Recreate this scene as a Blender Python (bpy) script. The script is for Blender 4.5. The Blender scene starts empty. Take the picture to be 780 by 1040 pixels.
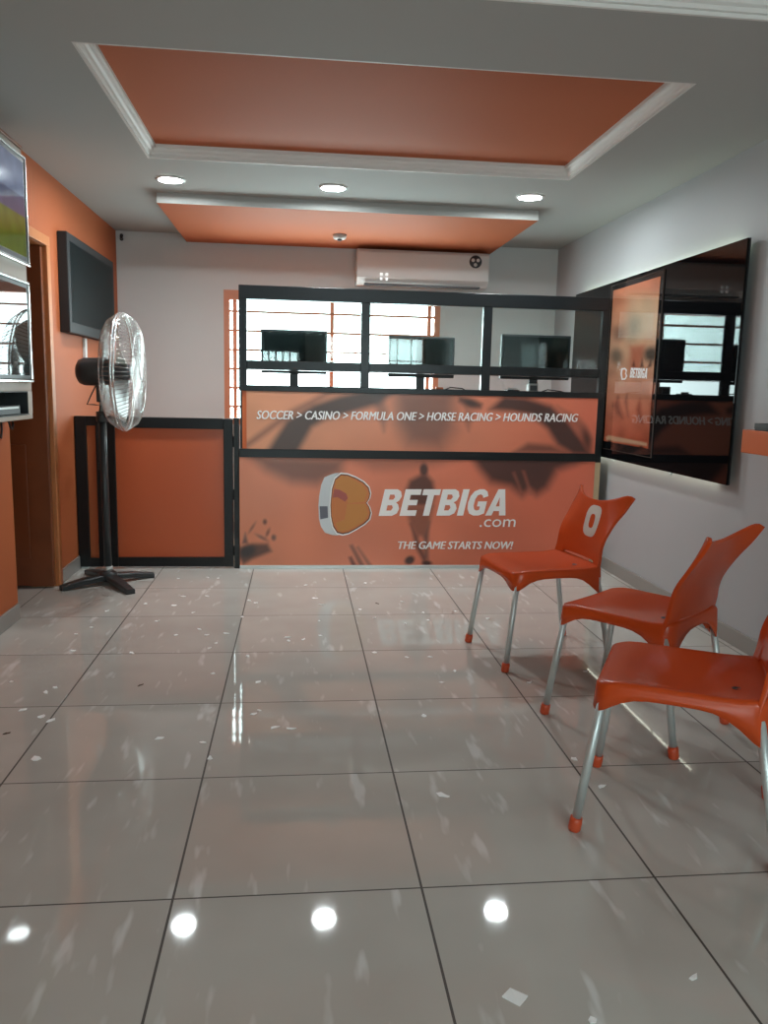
import bpy, bmesh, math, random
import numpy as np
from mathutils import Vector, Matrix
random.seed(7)
sc = bpy.context.scene
COL = sc.collection
PI = math.pi

# ------------------------------------------------------------------ camera (calibrated on the 0.6 m floor tiles)
F_PX, YAW, PITCH, ROLL, CAM_H = 809.124, 0.109597, 0.152957, 0.0226424, 1.21331

def cam_axes():
    cy, sy, cp, sp = math.cos(YAW), math.sin(YAW), math.cos(PITCH), math.sin(PITCH)
    F = np.array([sy * cp, cy * cp, -sp]); Rt = np.array([cy, -sy, 0.0]); U = np.cross(Rt, F)
    cr, sr = math.cos(ROLL), math.sin(ROLL)
    return Rt * cr + U * sr, -Rt * sr + U * cr, F
CR, CU, CF = cam_axes()
cd = bpy.data.cameras.new('camera'); cam = bpy.data.objects.new('camera', cd); COL.objects.link(cam)
cd.sensor_fit = 'HORIZONTAL'; cd.sensor_width = 36.0; cd.lens = 36.0 * F_PX / 780.0
cd.clip_start = 0.05; cd.clip_end = 200
cam.matrix_world = Matrix(((CR[0], CU[0], -CF[0], 0), (CR[1], CU[1], -CF[1], 0), (CR[2], CU[2], -CF[2], CAM_H), (0, 0, 0, 1)))
sc.camera = cam

def at(x, y, axis, v):
    """the point of the plane axis = v seen at photo pixel (x, y)"""
    d = CF + CR * (x - 390) / F_PX - CU * (y - 520) / F_PX
    o = np.array([0, 0, CAM_H]); t = (v - o[axis]) / d[axis]
    return o + t * d

# ------------------------------------------------------------------ materials
def s2l(c):
    return tuple((v / 12.92 if v <= 0.04045 else ((v + 0.055) / 1.055) ** 2.4) for v in c)
def hexl(h):
    return s2l(tuple(int(h[i:i + 2], 16) / 255 for i in (0, 2, 4)))

def mat(name, col, rough=0.5, metal=0.0, spec=0.5, noise=0.0, nscale=20.0, bump=0.0, coat=0.0, emit=None, estr=0.0):
    m = bpy.data.materials.new(name); m.use_nodes = True
    nt = m.node_tree; b = nt.nodes['Principled BSDF']
    b.inputs['Base Color'].default_value = (*col, 1); b.inputs['Roughness'].default_value = rough
    b.inputs['Metallic'].default_value = metal; b.inputs['Specular IOR Level'].default_value = spec
    b.inputs['Coat Weight'].default_value = coat
    if emit:
        b.inputs['Emission Color'].default_value = (*emit, 1); b.inputs['Emission Strength'].default_value = estr
    if noise or bump:
        tc = nt.nodes.new('ShaderNodeTexCoord'); n = nt.nodes.new('ShaderNodeTexNoise')
        n.inputs['Scale'].default_value = nscale; n.inputs['Detail'].default_value = 4
        nt.links.new(tc.outputs['Object'], n.inputs['Vector'])
        if noise:
            mx = nt.nodes.new('ShaderNodeMix'); mx.data_type = 'RGBA'
            mx.inputs[6].default_value = (*[c * (1 - noise) for c in col], 1)
            mx.inputs[7].default_value = (*[min(1, c * (1 + noise)) for c in col], 1)
            nt.links.new(n.outputs['Fac'], mx.inputs[0]); nt.links.new(mx.outputs[2], b.inputs['Base Color'])
        if bump:
            bp = nt.nodes.new('ShaderNodeBump'); bp.inputs['Strength'].default_value = bump; bp.inputs['Distance'].default_value = 0.002
            nt.links.new(n.outputs['Fac'], bp.inputs['Height']); nt.links.new(bp.outputs['Normal'], b.inputs['Normal'])
    return m

def glass_mat(name, tint=(1, 1, 1), ior=1.45):
    m = bpy.data.materials.new(name); m.use_nodes = True; nt = m.node_tree
    nt.nodes.remove(nt.nodes['Principled BSDF'])
    out = nt.nodes['Material Output']
    t = nt.nodes.new('ShaderNodeBsdfTransparent'); t.inputs['Color'].default_value = (*tint, 1)
    g = nt.nodes.new('ShaderNodeBsdfGlossy'); g.inputs['Roughness'].default_value = 0.02
    # thin pane: Schlick reflectance, the same from both sides
    lw = nt.nodes.new('ShaderNodeLayerWeight'); lw.inputs['Blend'].default_value = 0.5
    pw = nt.nodes.new('ShaderNodeMath'); pw.operation = 'POWER'; pw.inputs[1].default_value = 5.0
    nt.links.new(lw.outputs['Facing'], pw.inputs[0])
    f0 = ((ior - 1) / (ior + 1)) ** 2
    fr = nt.nodes.new('ShaderNodeMath'); fr.operation = 'MULTIPLY_ADD'; fr.inputs[1].default_value = 1 - f0; fr.inputs[2].default_value = f0
    nt.links.new(pw.outputs[0], fr.inputs[0])
    mx = nt.nodes.new('ShaderNodeMixShader')
    nt.links.new(fr.outputs[0], mx.inputs[0]); nt.links.new(t.outputs[0], mx.inputs[1]); nt.links.new(g.outputs[0], mx.inputs[2])
    nt.links.new(mx.outputs[0], out.inputs['Surface'])
    return m

def print_mat(name, rough=0.35, coat=0.0):
    m = mat(name, (1, 1, 1), rough, coat=coat); nt = m.node_tree
    a = nt.nodes.new('ShaderNodeAttribute'); a.attribute_name = 'Col'
    nt.links.new(a.outputs['Color'], nt.nodes['Principled BSDF'].inputs['Base Color'])
    return m

def floor_mat(x0, y0, s):
    m = mat('glossy_floor_tile', (0.4, 0.36, 0.33), 0.08, spec=0.42); nt = m.node_tree; L = nt.links; N = nt.nodes.new
    b = nt.nodes['Principled BSDF']
    tc = N('ShaderNodeTexCoord'); sx = N('ShaderNodeSeparateXYZ'); L.new(tc.outputs['Object'], sx.inputs[0])
    def math_(op, a, bb=None, clamp=False):
        n = N('ShaderNodeMath'); n.operation = op; n.use_clamp = clamp
        for k, v in enumerate((a, bb)):
            if v is None: continue
            if isinstance(v, (int, float)): n.inputs[k].default_value = v
            else: L.new(v, n.inputs[k])
        return n.outputs[0]
    cells = []; masks = []
    for ax, o in ((0, x0), (1, y0)):
        u = math_('DIVIDE', math_('SUBTRACT', sx.outputs[ax], o - 60.0), s)
        fr = math_('FRACT', u); cells.append(math_('FLOOR', u))
        d = math_('MINIMUM', fr, math_('SUBTRACT', 1.0, fr))
        masks.append(math_('LESS_THAN', d, (0.0030 if ax == 0 else 0.0024) / s))
    grout = math_('MAXIMUM', masks[0], masks[1])
    cm = N('ShaderNodeCombineXYZ'); L.new(cells[0], cm.inputs[0]); L.new(cells[1], cm.inputs[1])
    wn = N('ShaderNodeTexWhiteNoise'); wn.noise_dimensions = '3D'; L.new(cm.outputs[0], wn.inputs['Vector'])
    # per-tile shifted coordinates so every tile has its own veins
    vs = N('ShaderNodeVectorMath'); vs.operation = 'MULTIPLY_ADD'
    L.new(wn.outputs['Color'], vs.inputs[0]); vs.inputs[1].default_value = (9, 9, 9); L.new(tc.outputs['Object'], vs.inputs[2])
    def streak(rot, sc_, lo, hi, seed):
        mp = N('ShaderNodeMapping'); mp.inputs['Rotation'].default_value = (0, 0, rot); mp.inputs['Scale'].default_value = sc_
        mp.inputs['Location'].default_value = (seed, seed * 0.7, 0)
        L.new(vs.outputs[0], mp.inputs[0])
        n = N('ShaderNodeTexNoise'); n.inputs['Scale'].default_value = 1.0; n.inputs['Detail'].default_value = 2.5; n.inputs['Roughness'].default_value = 0.55
        L.new(mp.outputs[0], n.inputs['Vector'])
        r = N('ShaderNodeMapRange'); r.inputs[1].default_value = lo; r.inputs[2].default_value = hi; L.new(n.outputs['Fac'], r.inputs[0])
        return r.outputs[0]
    v1 = streak(0.6, (15, 3.6, 1), 0.64, 0.73, 3.1); v2 = streak(-0.75, (16, 3.8, 1), 0.645, 0.735, 8.4)
    vein = math_('MULTIPLY', math_('MAXIMUM', v1, v2), 0.65)
    cl = streak(0.2, (3, 3, 1), 0.35, 0.7, 1.0)
    def mix(f, a, bb):
        n = N('ShaderNodeMix'); n.data_type = 'RGBA'
        for k, v in ((0, f), (6, a), (7, bb)):
            if isinstance(v, tuple): n.inputs[k].default_value = (*v, 1)
            else: L.new(v, n.inputs[k])
        return n.outputs[2]
    base = mix(cl, FLOOR_A, FLOOR_B)
    c = mix(vein, base, FLOOR_V); c = mix(grout, c, (0.075, 0.062, 0.054))
    L.new(c, b.inputs['Base Color'])
    rg = N('ShaderNodeMapRange'); rg.inputs[3].default_value = 0.04; rg.inputs[4].default_value = 0.6; L.new(grout, rg.inputs[0]); L.new(rg.outputs[0], b.inputs['Roughness'])
    bp = N('ShaderNodeBump'); bp.inputs['Strength'].default_value = 0.35; bp.inputs['Distance'].default_value = 0.002; bp.invert = True
    L.new(grout, bp.inputs['Height']); L.new(bp.outputs[0], b.inputs['Normal'])
    return m

FLOOR_A = (0.485, 0.452, 0.412); FLOOR_B = (0.535, 0.505, 0.463); FLOOR_V = (0.76, 0.75, 0.735)
M = {}
M['floor'] = floor_mat(-0.28998, 1.7782, 0.6)
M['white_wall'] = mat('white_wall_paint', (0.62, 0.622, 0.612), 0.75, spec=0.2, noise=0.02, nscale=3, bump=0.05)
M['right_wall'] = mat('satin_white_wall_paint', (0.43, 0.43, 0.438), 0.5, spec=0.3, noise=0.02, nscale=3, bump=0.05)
M['ceiling'] = mat('ceiling_paint', (0.42, 0.422, 0.405), 0.8, spec=0.2)
M['moulding'] = mat('moulding_paint', (0.76, 0.74, 0.71), 0.55)
M['orange_wall'] = mat('orange_wall_paint', (0.44, 0.118, 0.042), 0.6, spec=0.25, noise=0.03, nscale=4)
M['orange_ceiling'] = mat('orange_ceiling_paint', (0.51, 0.142, 0.058), 0.7, spec=0.2)
M['skirting'] = mat('grey_skirting_tile', (0.29, 0.27, 0.25), 0.25)
M['wood'] = mat('brown_door_wood', (0.20, 0.055, 0.018), 0.35, noise=0.25, nscale=6)
M['casing'] = mat('door_casing_wood', (0.55, 0.20, 0.07), 0.4, noise=0.1, nscale=8)
M['black'] = mat('black_aluminium', (0.008, 0.009, 0.010), 0.3, spec=0.3)
M['black_plastic'] = mat('black_plastic', (0.02, 0.022, 0.024), 0.4)
M['fan_black'] = mat('fan_black_paint', (0.03, 0.034, 0.036), 0.38)
M['dark_grey'] = mat('dark_grey_plastic', (0.06, 0.062, 0.068), 0.35)
M['tv_screen'] = mat('matt_screen', (0.009, 0.013, 0.014), 0.35, spec=0.03)
M['tv_frame'] = mat('television_frame', (0.035, 0.036, 0.038), 0.5, spec=0.12)
M['screen'] = mat('dark_screen_glass', (0.008, 0.012, 0.012), 0.05, spec=0.6)
M['panel_glass'] = mat('black_panel_glass', (0.003, 0.003, 0.0035), 0.025, spec=0.2)
M['glass'] = glass_mat('counter_glass', (0.90, 0.96, 0.95))
M['window_glass'] = glass_mat('window_glass', (0.94, 0.98, 0.98))
M['window_frame'] = mat('orange_window_frame_paint', (0.62, 0.24, 0.13), 0.5)
M['cream'] = mat('cream_cabinet_laminate', (0.43, 0.365, 0.30), 0.4, spec=0.3)
M['silver'] = mat('bright_silver_trim', (0.75, 0.75, 0.74), 0.2, metal=1.0)
M['alu'] = mat('brushed_aluminium', (0.62, 0.66, 0.65), 0.42, metal=0.55)
M['chrome'] = mat('chrome_wire', (0.70, 0.71, 0.70), 0.25, metal=0.9)
M['chair'] = mat('orange_chair_plastic', (0.56, 0.068, 0.013), 0.26, spec=0.32, noise=0.04, nscale=5)
M['chair_cap'] = mat('orange_cap_plastic', (0.60, 0.08, 0.025), 0.4)
M['sticker'] = mat('pale_sticker', (0.62, 0.58, 0.52), 0.4)
M['white_plastic'] = mat('white_plastic', (0.72, 0.70, 0.68), 0.35)
M['shelf'] = mat('orange_shelf_laminate', (0.66, 0.14, 0.03), 0.4)
M['worktop'] = mat('dark_worktop', (0.02, 0.022, 0.024), 0.3)
M['letters'] = mat('white_lettering', (0.93, 0.90, 0.88), 0.4)
M['paper'] = mat('white_paper', (0.93, 0.92, 0.91), 0.8)
M['leaf'] = mat('dry_leaf', (0.07, 0.04, 0.025), 0.7)
M['teal'] = mat('dark_teal_plastic', (0.03, 0.055, 0.058), 0.3)
M['cable'] = mat('black_cable', (0.015, 0.015, 0.016), 0.5)
M['orange_plastic'] = mat('orange_plastic', (0.75, 0.16, 0.03), 0.4)
M['logo_silver'] = mat('logo_silver', (0.55, 0.55, 0.56), 0.35, metal=0.3)
M['logo_dark'] = mat('logo_dark_line', (0.12, 0.03, 0.02), 0.5)
M['logo_orange'] = mat('logo_orange', (0.62, 0.20, 0.06), 0.4)
M['logo_amber'] = mat('logo_amber', (0.60, 0.24, 0.055), 0.4)
M['logo_pink'] = mat('logo_pink', (0.42, 0.10, 0.08), 0.4)
M['tan'] = mat('tan_end_trim', (0.45, 0.33, 0.2), 0.5)
M['downlight'] = mat('downlight_diffuser', (0.9, 0.9, 0.9), 0.5, emit=(0.88, 0.98, 1.0), estr=375)
M['led'] = mat('led_strip', (0.9, 0.9, 0.8), 0.5, emit=(0.82, 1.0, 0.74), estr=9)
M['led_dim'] = mat('dim_led_strip', (0.9, 0.9, 0.8), 0.5, emit=(0.97, 1.0, 0.82), estr=6.5)
M['square_glow'] = mat('glowing_square_face', (0.9, 0.9, 0.9), 0.5, emit=(0.9, 1, 1), estr=0.8)
M['print'] = print_mat('printed_vinyl', 0.32)
M['poster_print'] = print_mat('poster_print', 0.15)
M['film'] = glass_mat('clear_poster_sleeve', (0.95, 0.95, 0.95), 1.3)

# ------------------------------------------------------------------ mesh builder
class MB:
    def __init__(s): s.bm = bmesh.new(); s.mi = 0
    def _tag(s, faces):
        for f in faces: f.material_index = s.mi
    def box(s, x0, x1, y0, y1, z0, z1, bev=0.0, seg=2, mtx=None):
        r = bmesh.ops.create_cube(s.bm, size=1.0)
        vs = r['verts']
        for v in vs:
            v.co = Vector(((x0 + x1) / 2 + v.co.x * (x1 - x0), (y0 + y1) / 2 + v.co.y * (y1 - y0), (z0 + z1) / 2 + v.co.z * (z1 - z0)))
        fs = {f for v in vs for f in v.link_faces}
        if bev > 0:
            es = list({e for v in vs for e in v.link_edges})
            rr = bmesh.ops.bevel(s.bm, geom=es, offset=bev, segments=seg, affect='EDGES', profile=0.5)
            fs = set(rr['faces']) | {f for f in fs if f.is_valid}
            vs = list({v for f in fs for v in f.verts})
        s._tag(fs)
        if mtx is not None:
            for v in vs: v.co = mtx @ v.co
        return s
    def tube(s, pts, r, n=10, cap=True, closed=False):
        pts = [Vector(p) for p in pts]; k = len(pts)
        rs = r if isinstance(r, (list, tuple)) else [r] * k
        rings = []; up = None
        for i, p in enumerate(pts):
            a = pts[(i - 1) % k] if (i or closed) else p; b = pts[(i + 1) % k] if (i < k - 1 or closed) else p
            t = (b - a).normalized()
            if up is None:
                up = t.orthogonal().normalized()
            up = (up - t * up.dot(t))
            up = up.normalized() if up.length > 1e-6 else t.orthogonal().normalized()
            w = t.cross(up)
            rings.append([s.bm.verts.new(p + (up * math.cos(2 * PI * j / n) + w * math.sin(2 * PI * j / n)) * rs[i]) for j in range(n)])
        fs = []
        rr = list(zip(rings, rings[1:] + ([rings[0]] if closed else [])))
        if closed: rr = [(rings[i], rings[(i + 1) % k]) for i in range(k)]
        for A, B in rr:
            for j in range(n):
                f = s.bm.faces.new((A[j], A[(j + 1) % n], B[(j + 1) % n], B[j])); f.smooth = True; fs.append(f)
        if cap and not closed:
            fs.append(s.bm.faces.new(rings[0][::-1])); fs.append(s.bm.faces.new(rings[-1]))
        s._tag(fs); return s
    def lathe(s, prof, origin, axis=(0, 0, 1), n=32, smooth=True):
        """prof: (radius, distance along axis)"""
        o = Vector(origin); a = Vector(axis).normalized(); u = a.orthogonal().normalized(); w = a.cross(u)
        rings = []
        for r, h in prof:
            if r < 1e-6: rings.append([s.bm.verts.new(o + a * h)])
            else: rings.append([s.bm.verts.new(o + a * h + (u * math.cos(2 * PI * j / n) + w * math.sin(2 * PI * j / n)) * r) for j in range(n)])
        fs = []
        for A, B in zip(rings, rings[1:]):
            for j in range(n):
                a0, a1 = A[j % len(A)], A[(j + 1) % len(A)]; b0, b1 = B[j % len(B)], B[(j + 1) % len(B)]
                q = [a0, a1, b1, b0]; q2 = []
                for v in q:
                    if v not in q2: q2.append(v)
                if len(q2) >= 3:
                    f = s.bm.faces.new(q2); f.smooth = smooth; fs.append(f)
        s._tag(fs); return s
    def prism(s, poly, ext, inset=None):
        """poly: 3-D points of a planar outline; extruded by vector ext"""
        e = Vector(ext)
        A = [s.bm.verts.new(Vector(p)) for p in poly]; B = [s.bm.verts.new(Vector(p) + e) for p in poly]
        n = len(A); fs = [s.bm.faces.new(A[::-1]), s.bm.faces.new(B)]
        for j in range(n): fs.append(s.bm.faces.new((A[j], A[(j + 1) % n], B[(j + 1) % n], B[j])))
        s._tag(fs); return s
    def build(s, name, m, parent=None, smooth=None, mods=(), weld=False):
        bm = s.bm
        if weld: bmesh.ops.remove_doubles(bm, verts=bm.verts, dist=1e-5)
        bmesh.ops.recalc_face_normals(bm, faces=bm.faces)
        if smooth is not None:
            for f in bm.faces: f.smooth = smooth
        off = Vector((0, 0, 0)); q = parent
        while q is not None:
            off += q.location; q = q.parent
        for v in bm.verts: v.co -= off
        me = bpy.data.meshes.new(name); bm.to_mesh(me); bm.free()
        for mm in (m if isinstance(m, (list, tuple)) else [m]): me.materials.append(mm)
        o = bpy.data.objects.new(name, me); COL.objects.link(o)
        if parent is not None: o.parent = parent
        return o

def tag(o, label, cat, group=None, kind=None):
    o['label'] = label; o['category'] = cat
    if group: o['group'] = group
    if kind: o['kind'] = kind
    return o
def thing(name, label, cat, loc=(0, 0, 0), rotz=0, group=None):
    o = bpy.data.objects.new(name, None); COL.objects.link(o); o.empty_display_size = 0.1
    o.location = loc; o.rotation_euler = (0, 0, rotz)
    return tag(o, label, cat, group)
def struct(o): o['kind'] = 'structure'; return o
def dup(root, loc, rotz, label, group=None):
    r = root.copy(); COL.objects.link(r); r.location = loc; r.rotation_euler = (0, 0, rotz); r['label'] = label
    for ch in list(root.children):
        c = ch.copy(); COL.objects.link(c); c.parent = r
        for g in list(ch.children):
            d = g.copy(); COL.objects.link(d); d.parent = c
    return r
def autosmooth(o, ang=40):
    me = o.data
    for p in me.polygons: p.use_smooth = True
    me.set_sharp_from_angle(angle=math.radians(ang))
    return o

# ------------------------------------------------------------------ room
XL, XR, YB, YF, ZC = -1.43, 2.15, 6.70, -1.25, 2.395
D0, D1, DT = 4.16, 4.84, 1.97          # doorway in the left wall
o = struct(MB().box(-2.5, XR + 0.15, YF - 0.15, YB + 0.15, -0.1, 0.0).build('floor', M['floor']))

# walls
b = MB().box(XL - 0.15, XL, YF - 0.15, D0, 0, 2.6).box(XL - 0.15, XL, D1, YB + 0.15, 0, 2.6).box(XL - 0.15, XL, D0, D1, DT, 2.6)
struct(b.build('wall_left', M['orange_wall']))
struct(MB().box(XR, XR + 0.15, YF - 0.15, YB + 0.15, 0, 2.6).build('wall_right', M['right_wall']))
# back wall with its window opening
WX0, WX1, WZ0, WZ1 = -0.60, 1.17, 0.90, 1.975
b = MB().box(XL, WX0, YB, YB + 0.15, 0, 2.6).box(WX1, XR, YB, YB + 0.15, 0, 2.6).box(WX0, WX1, YB, YB + 0.15, 0, WZ0).box(WX0, WX1, YB, YB + 0.15, WZ1, 2.6)
# small louvre slot beside the window
struct(b.build('wall_back', M['white_wall']))
# front wall behind the camera: window and part-glazed entrance door
FX0, FX1, FZ0, FZ1 = 0.42, 1.88, 1.10, 2.00
EX0, EX1, EZ = -0.85, 0.10, 2.02
b = MB()
b.box(XL, EX0, YF - 0.15, YF, 0, 2.6).box(EX1, FX0, YF - 0.15, YF, 0, 2.6).box(FX1, XR, YF - 0.15, YF, 0, 2.6)
b.box(EX0, EX1, YF - 0.15, YF, EZ, 2.6).box(FX0, FX1, YF - 0.15, YF, 0, FZ0).box(FX0, FX1, YF - 0.15, YF, FZ1, 2.6)
struct(b.build('wall_front', M['white_wall']))
# dim passage behind the left doorway; unseen walls added to stop sky light leaking
b = MB().box(-2.5, -2.4, 3.6, 5.5, 0, 2.6).box(-2.4, XL - 0.15, 3.5, 3.6, 0, 2.6).box(-2.4, XL - 0.15, 5.4, 5.5, 0, 2.6)
struct(b.build('wall_passage', M['orange_wall']))

# ceiling with two recessed trays (slot 0 white, slot 1 orange)
TX0, TX1 = -0.80, 1.51
TR = [(0.85, 2.60), (3.12, 4.57)]; RISE = 0.062
b = MB(); z1 = 2.6
b.box(-2.5, TX0, YF - 0.15, YB + 0.15, ZC, z1).box(TX1, XR + 0.15, YF - 0.15, YB + 0.15, ZC, z1)
ys = [YF - 0.15, TR[0][0], TR[0][1], TR[1][0], TR[1][1], YB + 0.15]
for i in (0, 2, 4): b.box(TX0, TX1, ys[i], ys[i + 1], ZC, z1)
b.mi = 1
for y0, y1 in TR: b.box(TX0, TX1, y0, y1, ZC + RISE, z1)
struct(b.build('ceiling', [M['ceiling'], M['orange_ceiling']]))

def cornice(name, x0, x1, y0, y1):
    """stepped plaster moulding round the inside of a ceiling recess"""
    prof = [(0.0, 0.0), (0.010, 0.0), (0.010, 0.012), (0.020, 0.014), (0.024, 0.026), (0.034, 0.032), (0.040, 0.044), (0.050, 0.046), (0.050, RISE - 0.0005), (0, RISE - 0.0005)]
    bm = MB()
    rings = []
    for (sx, sy, cx, cy) in ((1, 1, x0, y0), (-1, 1, x1, y0), (-1, -1, x1, y1), (1, -1, x0, y1)):
        rings.append([bm.bm.verts.new((cx + sx * (i + .0005), cy + sy * (i + .0005), ZC + h)) for i, h in prof])
    for k in range(4):
        A, B = rings[k], rings[(k + 1) % 4]
        for j in range(len(prof)):
            bm.bm.faces.new((A[j], A[(j + 1) % len(prof)], B[(j + 1) % len(prof)], B[j]))
    return struct(bm.build(name, M['moulding']))
cornice('trim_1', TX0, TX1, *TR[1]); cornice('trim_2', TX0, TX1, *TR[0])

# dropped ceiling board at the back: white edges, orange underside
SX0, SX1, SY0, SZ = -0.885, 1.565, 5.335, 2.332
b = MB(); b.box(SX0, SX1, SY0, YB - 0.002, SZ, ZC - 0.001)
for f in b.bm.faces:
    if f.normal.z < -0.5: f.material_index = 1
b.bm.normal_update()
for f in b.bm.faces: f.material_index = 1 if f.normal.z < -0.5 else 0
struct(b.build('ceiling_board', [M['ceiling'], M['orange_ceiling']]))

# skirting
SK = 0.085
struct(MB().box(XL, XL + 0.012, YF, D0, 0, SK, .003).build('baseboard_left', M['skirting']))
struct(MB().box(XL, XL + 0.012, D1 + .065, YB, 0, SK, .003).build('baseboard_left', M['skirting']))
struct(MB().box(XR - 0.012, XR, YF, YB, 0, SK, .003).build('baseboard_right', M['skirting']))
struct(MB().box(XL + .012, XR - .012, YB - .012, YB, 0, SK, .003).build('baseboard_back', M['skirting']))

# doorway: lining, casing, leaf standing open into the passage
d = bpy.data.objects.new('door_1', None); COL.objects.link(d); d.location = (XL, D0, 0); struct(d)
b = MB()
b.box(XL + .001, XL + .018, D1 - .002, D1 + .06, 0, DT, .003).box(XL + .001, XL + .018, D0 + .002, D1 + .06, DT, DT + .055, .003)
b.box(XL - .15, XL + .001, D1 - .003, D1 - .0005, 0, DT - .001).box(XL - .15, XL + .001, D0 + .0005, D0 + .003, 0, DT - .001).box(XL - .15, XL + .001, D0 + .003, D1 - .003, DT - .003, DT - .0005)
b.build('door_frame', M['casing'], d)
lf = MB().box(XL - .80, XL - .005, D1 - .045, D1 - .004, 0.012, DT - .008, .004).build('door_leaf', M['wood'], d)
b = MB()
for z0, z1 in ((0.18, 0.85), (1.0, 1.78)):
    b.box(XL - .68, XL - .13, D1 - .052, D1 - .044, z0, z1, .003)
b.build('raised_panel', M['wood'], lf)
b = MB().tube([(XL - .74, D1 - .045, 1.0), (XL - .74, D1 - .09, 1.0), (XL - .64, D1 - .09, 1.0)], .009)
b.build('handle', M['alu'], lf)

# back window: painted frame, sash, burglar bars, glass
w = bpy.data.objects.new('window_1', None); COL.objects.link(w); w.location = (WX0, YB, WZ0); struct(w)
b = MB(); fw = .045
b.box(WX0, WX0 + fw, YB + .0, YB + .07, WZ0, WZ1).box(WX1 - fw, WX1, YB, YB + .07, WZ0, WZ1)
b.box(WX0 + fw, WX1 - fw, YB, YB + .07, WZ1 - .075, WZ1).box(WX0 + fw, WX1 - fw, YB, YB + .07, WZ0, WZ0 + .05)
b.build('window_frame', M['window_frame'], w)
b = MB()
for x in (WX0 + .085, 0.275, 1.085): b.box(x - .016, x + .016, YB + .03, YB + .06, WZ0 + .05, WZ1 - .05)
b.build('sash', M['window_frame'], w)
b = MB()
z = WZ1 - .165
while z > WZ0 + .05:
    b.box(WX0 + .002, WX1 - .002, YB + .006, YB + .022, z - .009, z + .009); z -= .153
b.build('burglar_bar', M['window_frame'], w)
MB().box(WX0 + fw, WX1 - fw, YB + .042, YB + .046, WZ0 + .05, WZ1 - .05).build('window_pane', M['window_glass'], w)

# front window and door behind the camera
w = bpy.data.objects.new('window_2', None); COL.objects.link(w); w.location = (FX0, YF, FZ0); struct(w)
b = MB()
b.box(FX0, FX0 + fw, YF - .07, YF, FZ0, FZ1).box(FX1 - fw, FX1, YF - .07, YF, FZ0, FZ1).box(FX0 + fw, FX1 - fw, YF - .07, YF, FZ1 - .05, FZ1).box(FX0 + fw, FX1 - fw, YF - .07, YF, FZ0, FZ0 + .05)
b.build('window_frame', M['window_frame'], w)
b = MB()
for k in range(1, 7): b.box(FX0 + k * .208 - .01, FX0 + k * .208 + .01, YF - .05, YF - .03, FZ0 + .05, FZ1 - .05)
b.box(FX0 + fw, FX1 - fw, YF - .052, YF - .03, 1.62, 1.64)
b.build('burglar_bar', M['window_frame'], w)
MB().box(FX0 + fw, FX1 - fw, YF - .028, YF - .024, FZ0 + .05, FZ1 - .05).build('window_pane', M['window_glass'], w)
d = bpy.data.objects.new('door_2', None); COL.objects.link(d); d.location = (EX0, YF, 0); struct(d)
b = MB()
b.box(EX0, EX0 + .12, YF - .07, YF - .02, .01, EZ).box(EX1 - .12, EX1, YF - .07, YF - .02, .01, EZ)
for z0, z1 in ((.01, .22), (.60, 1.30), (1.72, EZ)): b.box(EX0 + .12, EX1 - .12, YF - .07, YF - .02, z0, z1)
b.build('door_leaf', M['black'], d)
b = MB()
for k in range(1, 7): b.box(EX0 + .12 + k * .101 - .014, EX0 + .12 + k * .101 + .014, YF - .05, YF - .03, 1.30, 1.72)
b.build('glazing_bar', M['black'], d)
MB().box(EX0 + .12, EX1 - .12, YF - .048, YF - .044, .22, .60).box(EX0 + .12, EX1 - .12, YF - .058, YF - .054, 1.30, 1.72).build('door_pane', M['window_glass'], d)

# ------------------------------------------------------------------ printed graphics
def seg_sdf(P, poly):
    """signed distance of points P (n,2) to a polygon (negative inside)"""
    poly = np.array(poly, float); d = np.full(len(P), 1e9); inside = np.zeros(len(P), bool)
    for a, c in zip(poly, np.roll(poly, -1, 0)):
        e = c - a; w_ = P - a
        t = np.clip((w_ @ e) / max(1e-9, e @ e), 0, 1)
        d = np.minimum(d, np.linalg.norm(w_ - t[:, None] * e, axis=1))
        cnd = ((a[1] <= P[:, 1]) & (c[1] > P[:, 1])) | ((c[1] <= P[:, 1]) & (a[1] > P[:, 1]))
        if abs(e[1]) > 1e-9:
            xi = a[0] + (P[:, 1] - a[1]) / e[1] * e[0]; inside ^= cnd & (P[:, 0] < xi)
    return np.where(inside, -d, d)
def paint(P, base, shapes):
    """base: function P -> rgb ; shapes: (polygon | ('e',cx,cy,rx,ry,ang), colour, opacity, softness)"""
    C = base(P)
    for sh, colr, op, soft in shapes:
        if sh[0] == 'e':
            _, cx, cy, rx, ry, an = sh; q = P - np.array([cx, cy]); c, s_ = math.cos(an), math.sin(an)
            u = (q[:, 0] * c + q[:, 1] * s_) / rx; v = (-q[:, 0] * s_ + q[:, 1] * c) / ry
            dd = (np.hypot(u, v) - 1) * min(rx, ry)
        else: dd = seg_sdf(P, sh)
        m_ = np.clip(0.5 - dd / (2 * soft), 0, 1); m_ = m_ * m_ * (3 - 2 * m_) * op
        C = C * (1 - m_[:, None]) + np.array(s2l([k / 255 for k in colr])) * m_[:, None]
    return C
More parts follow.
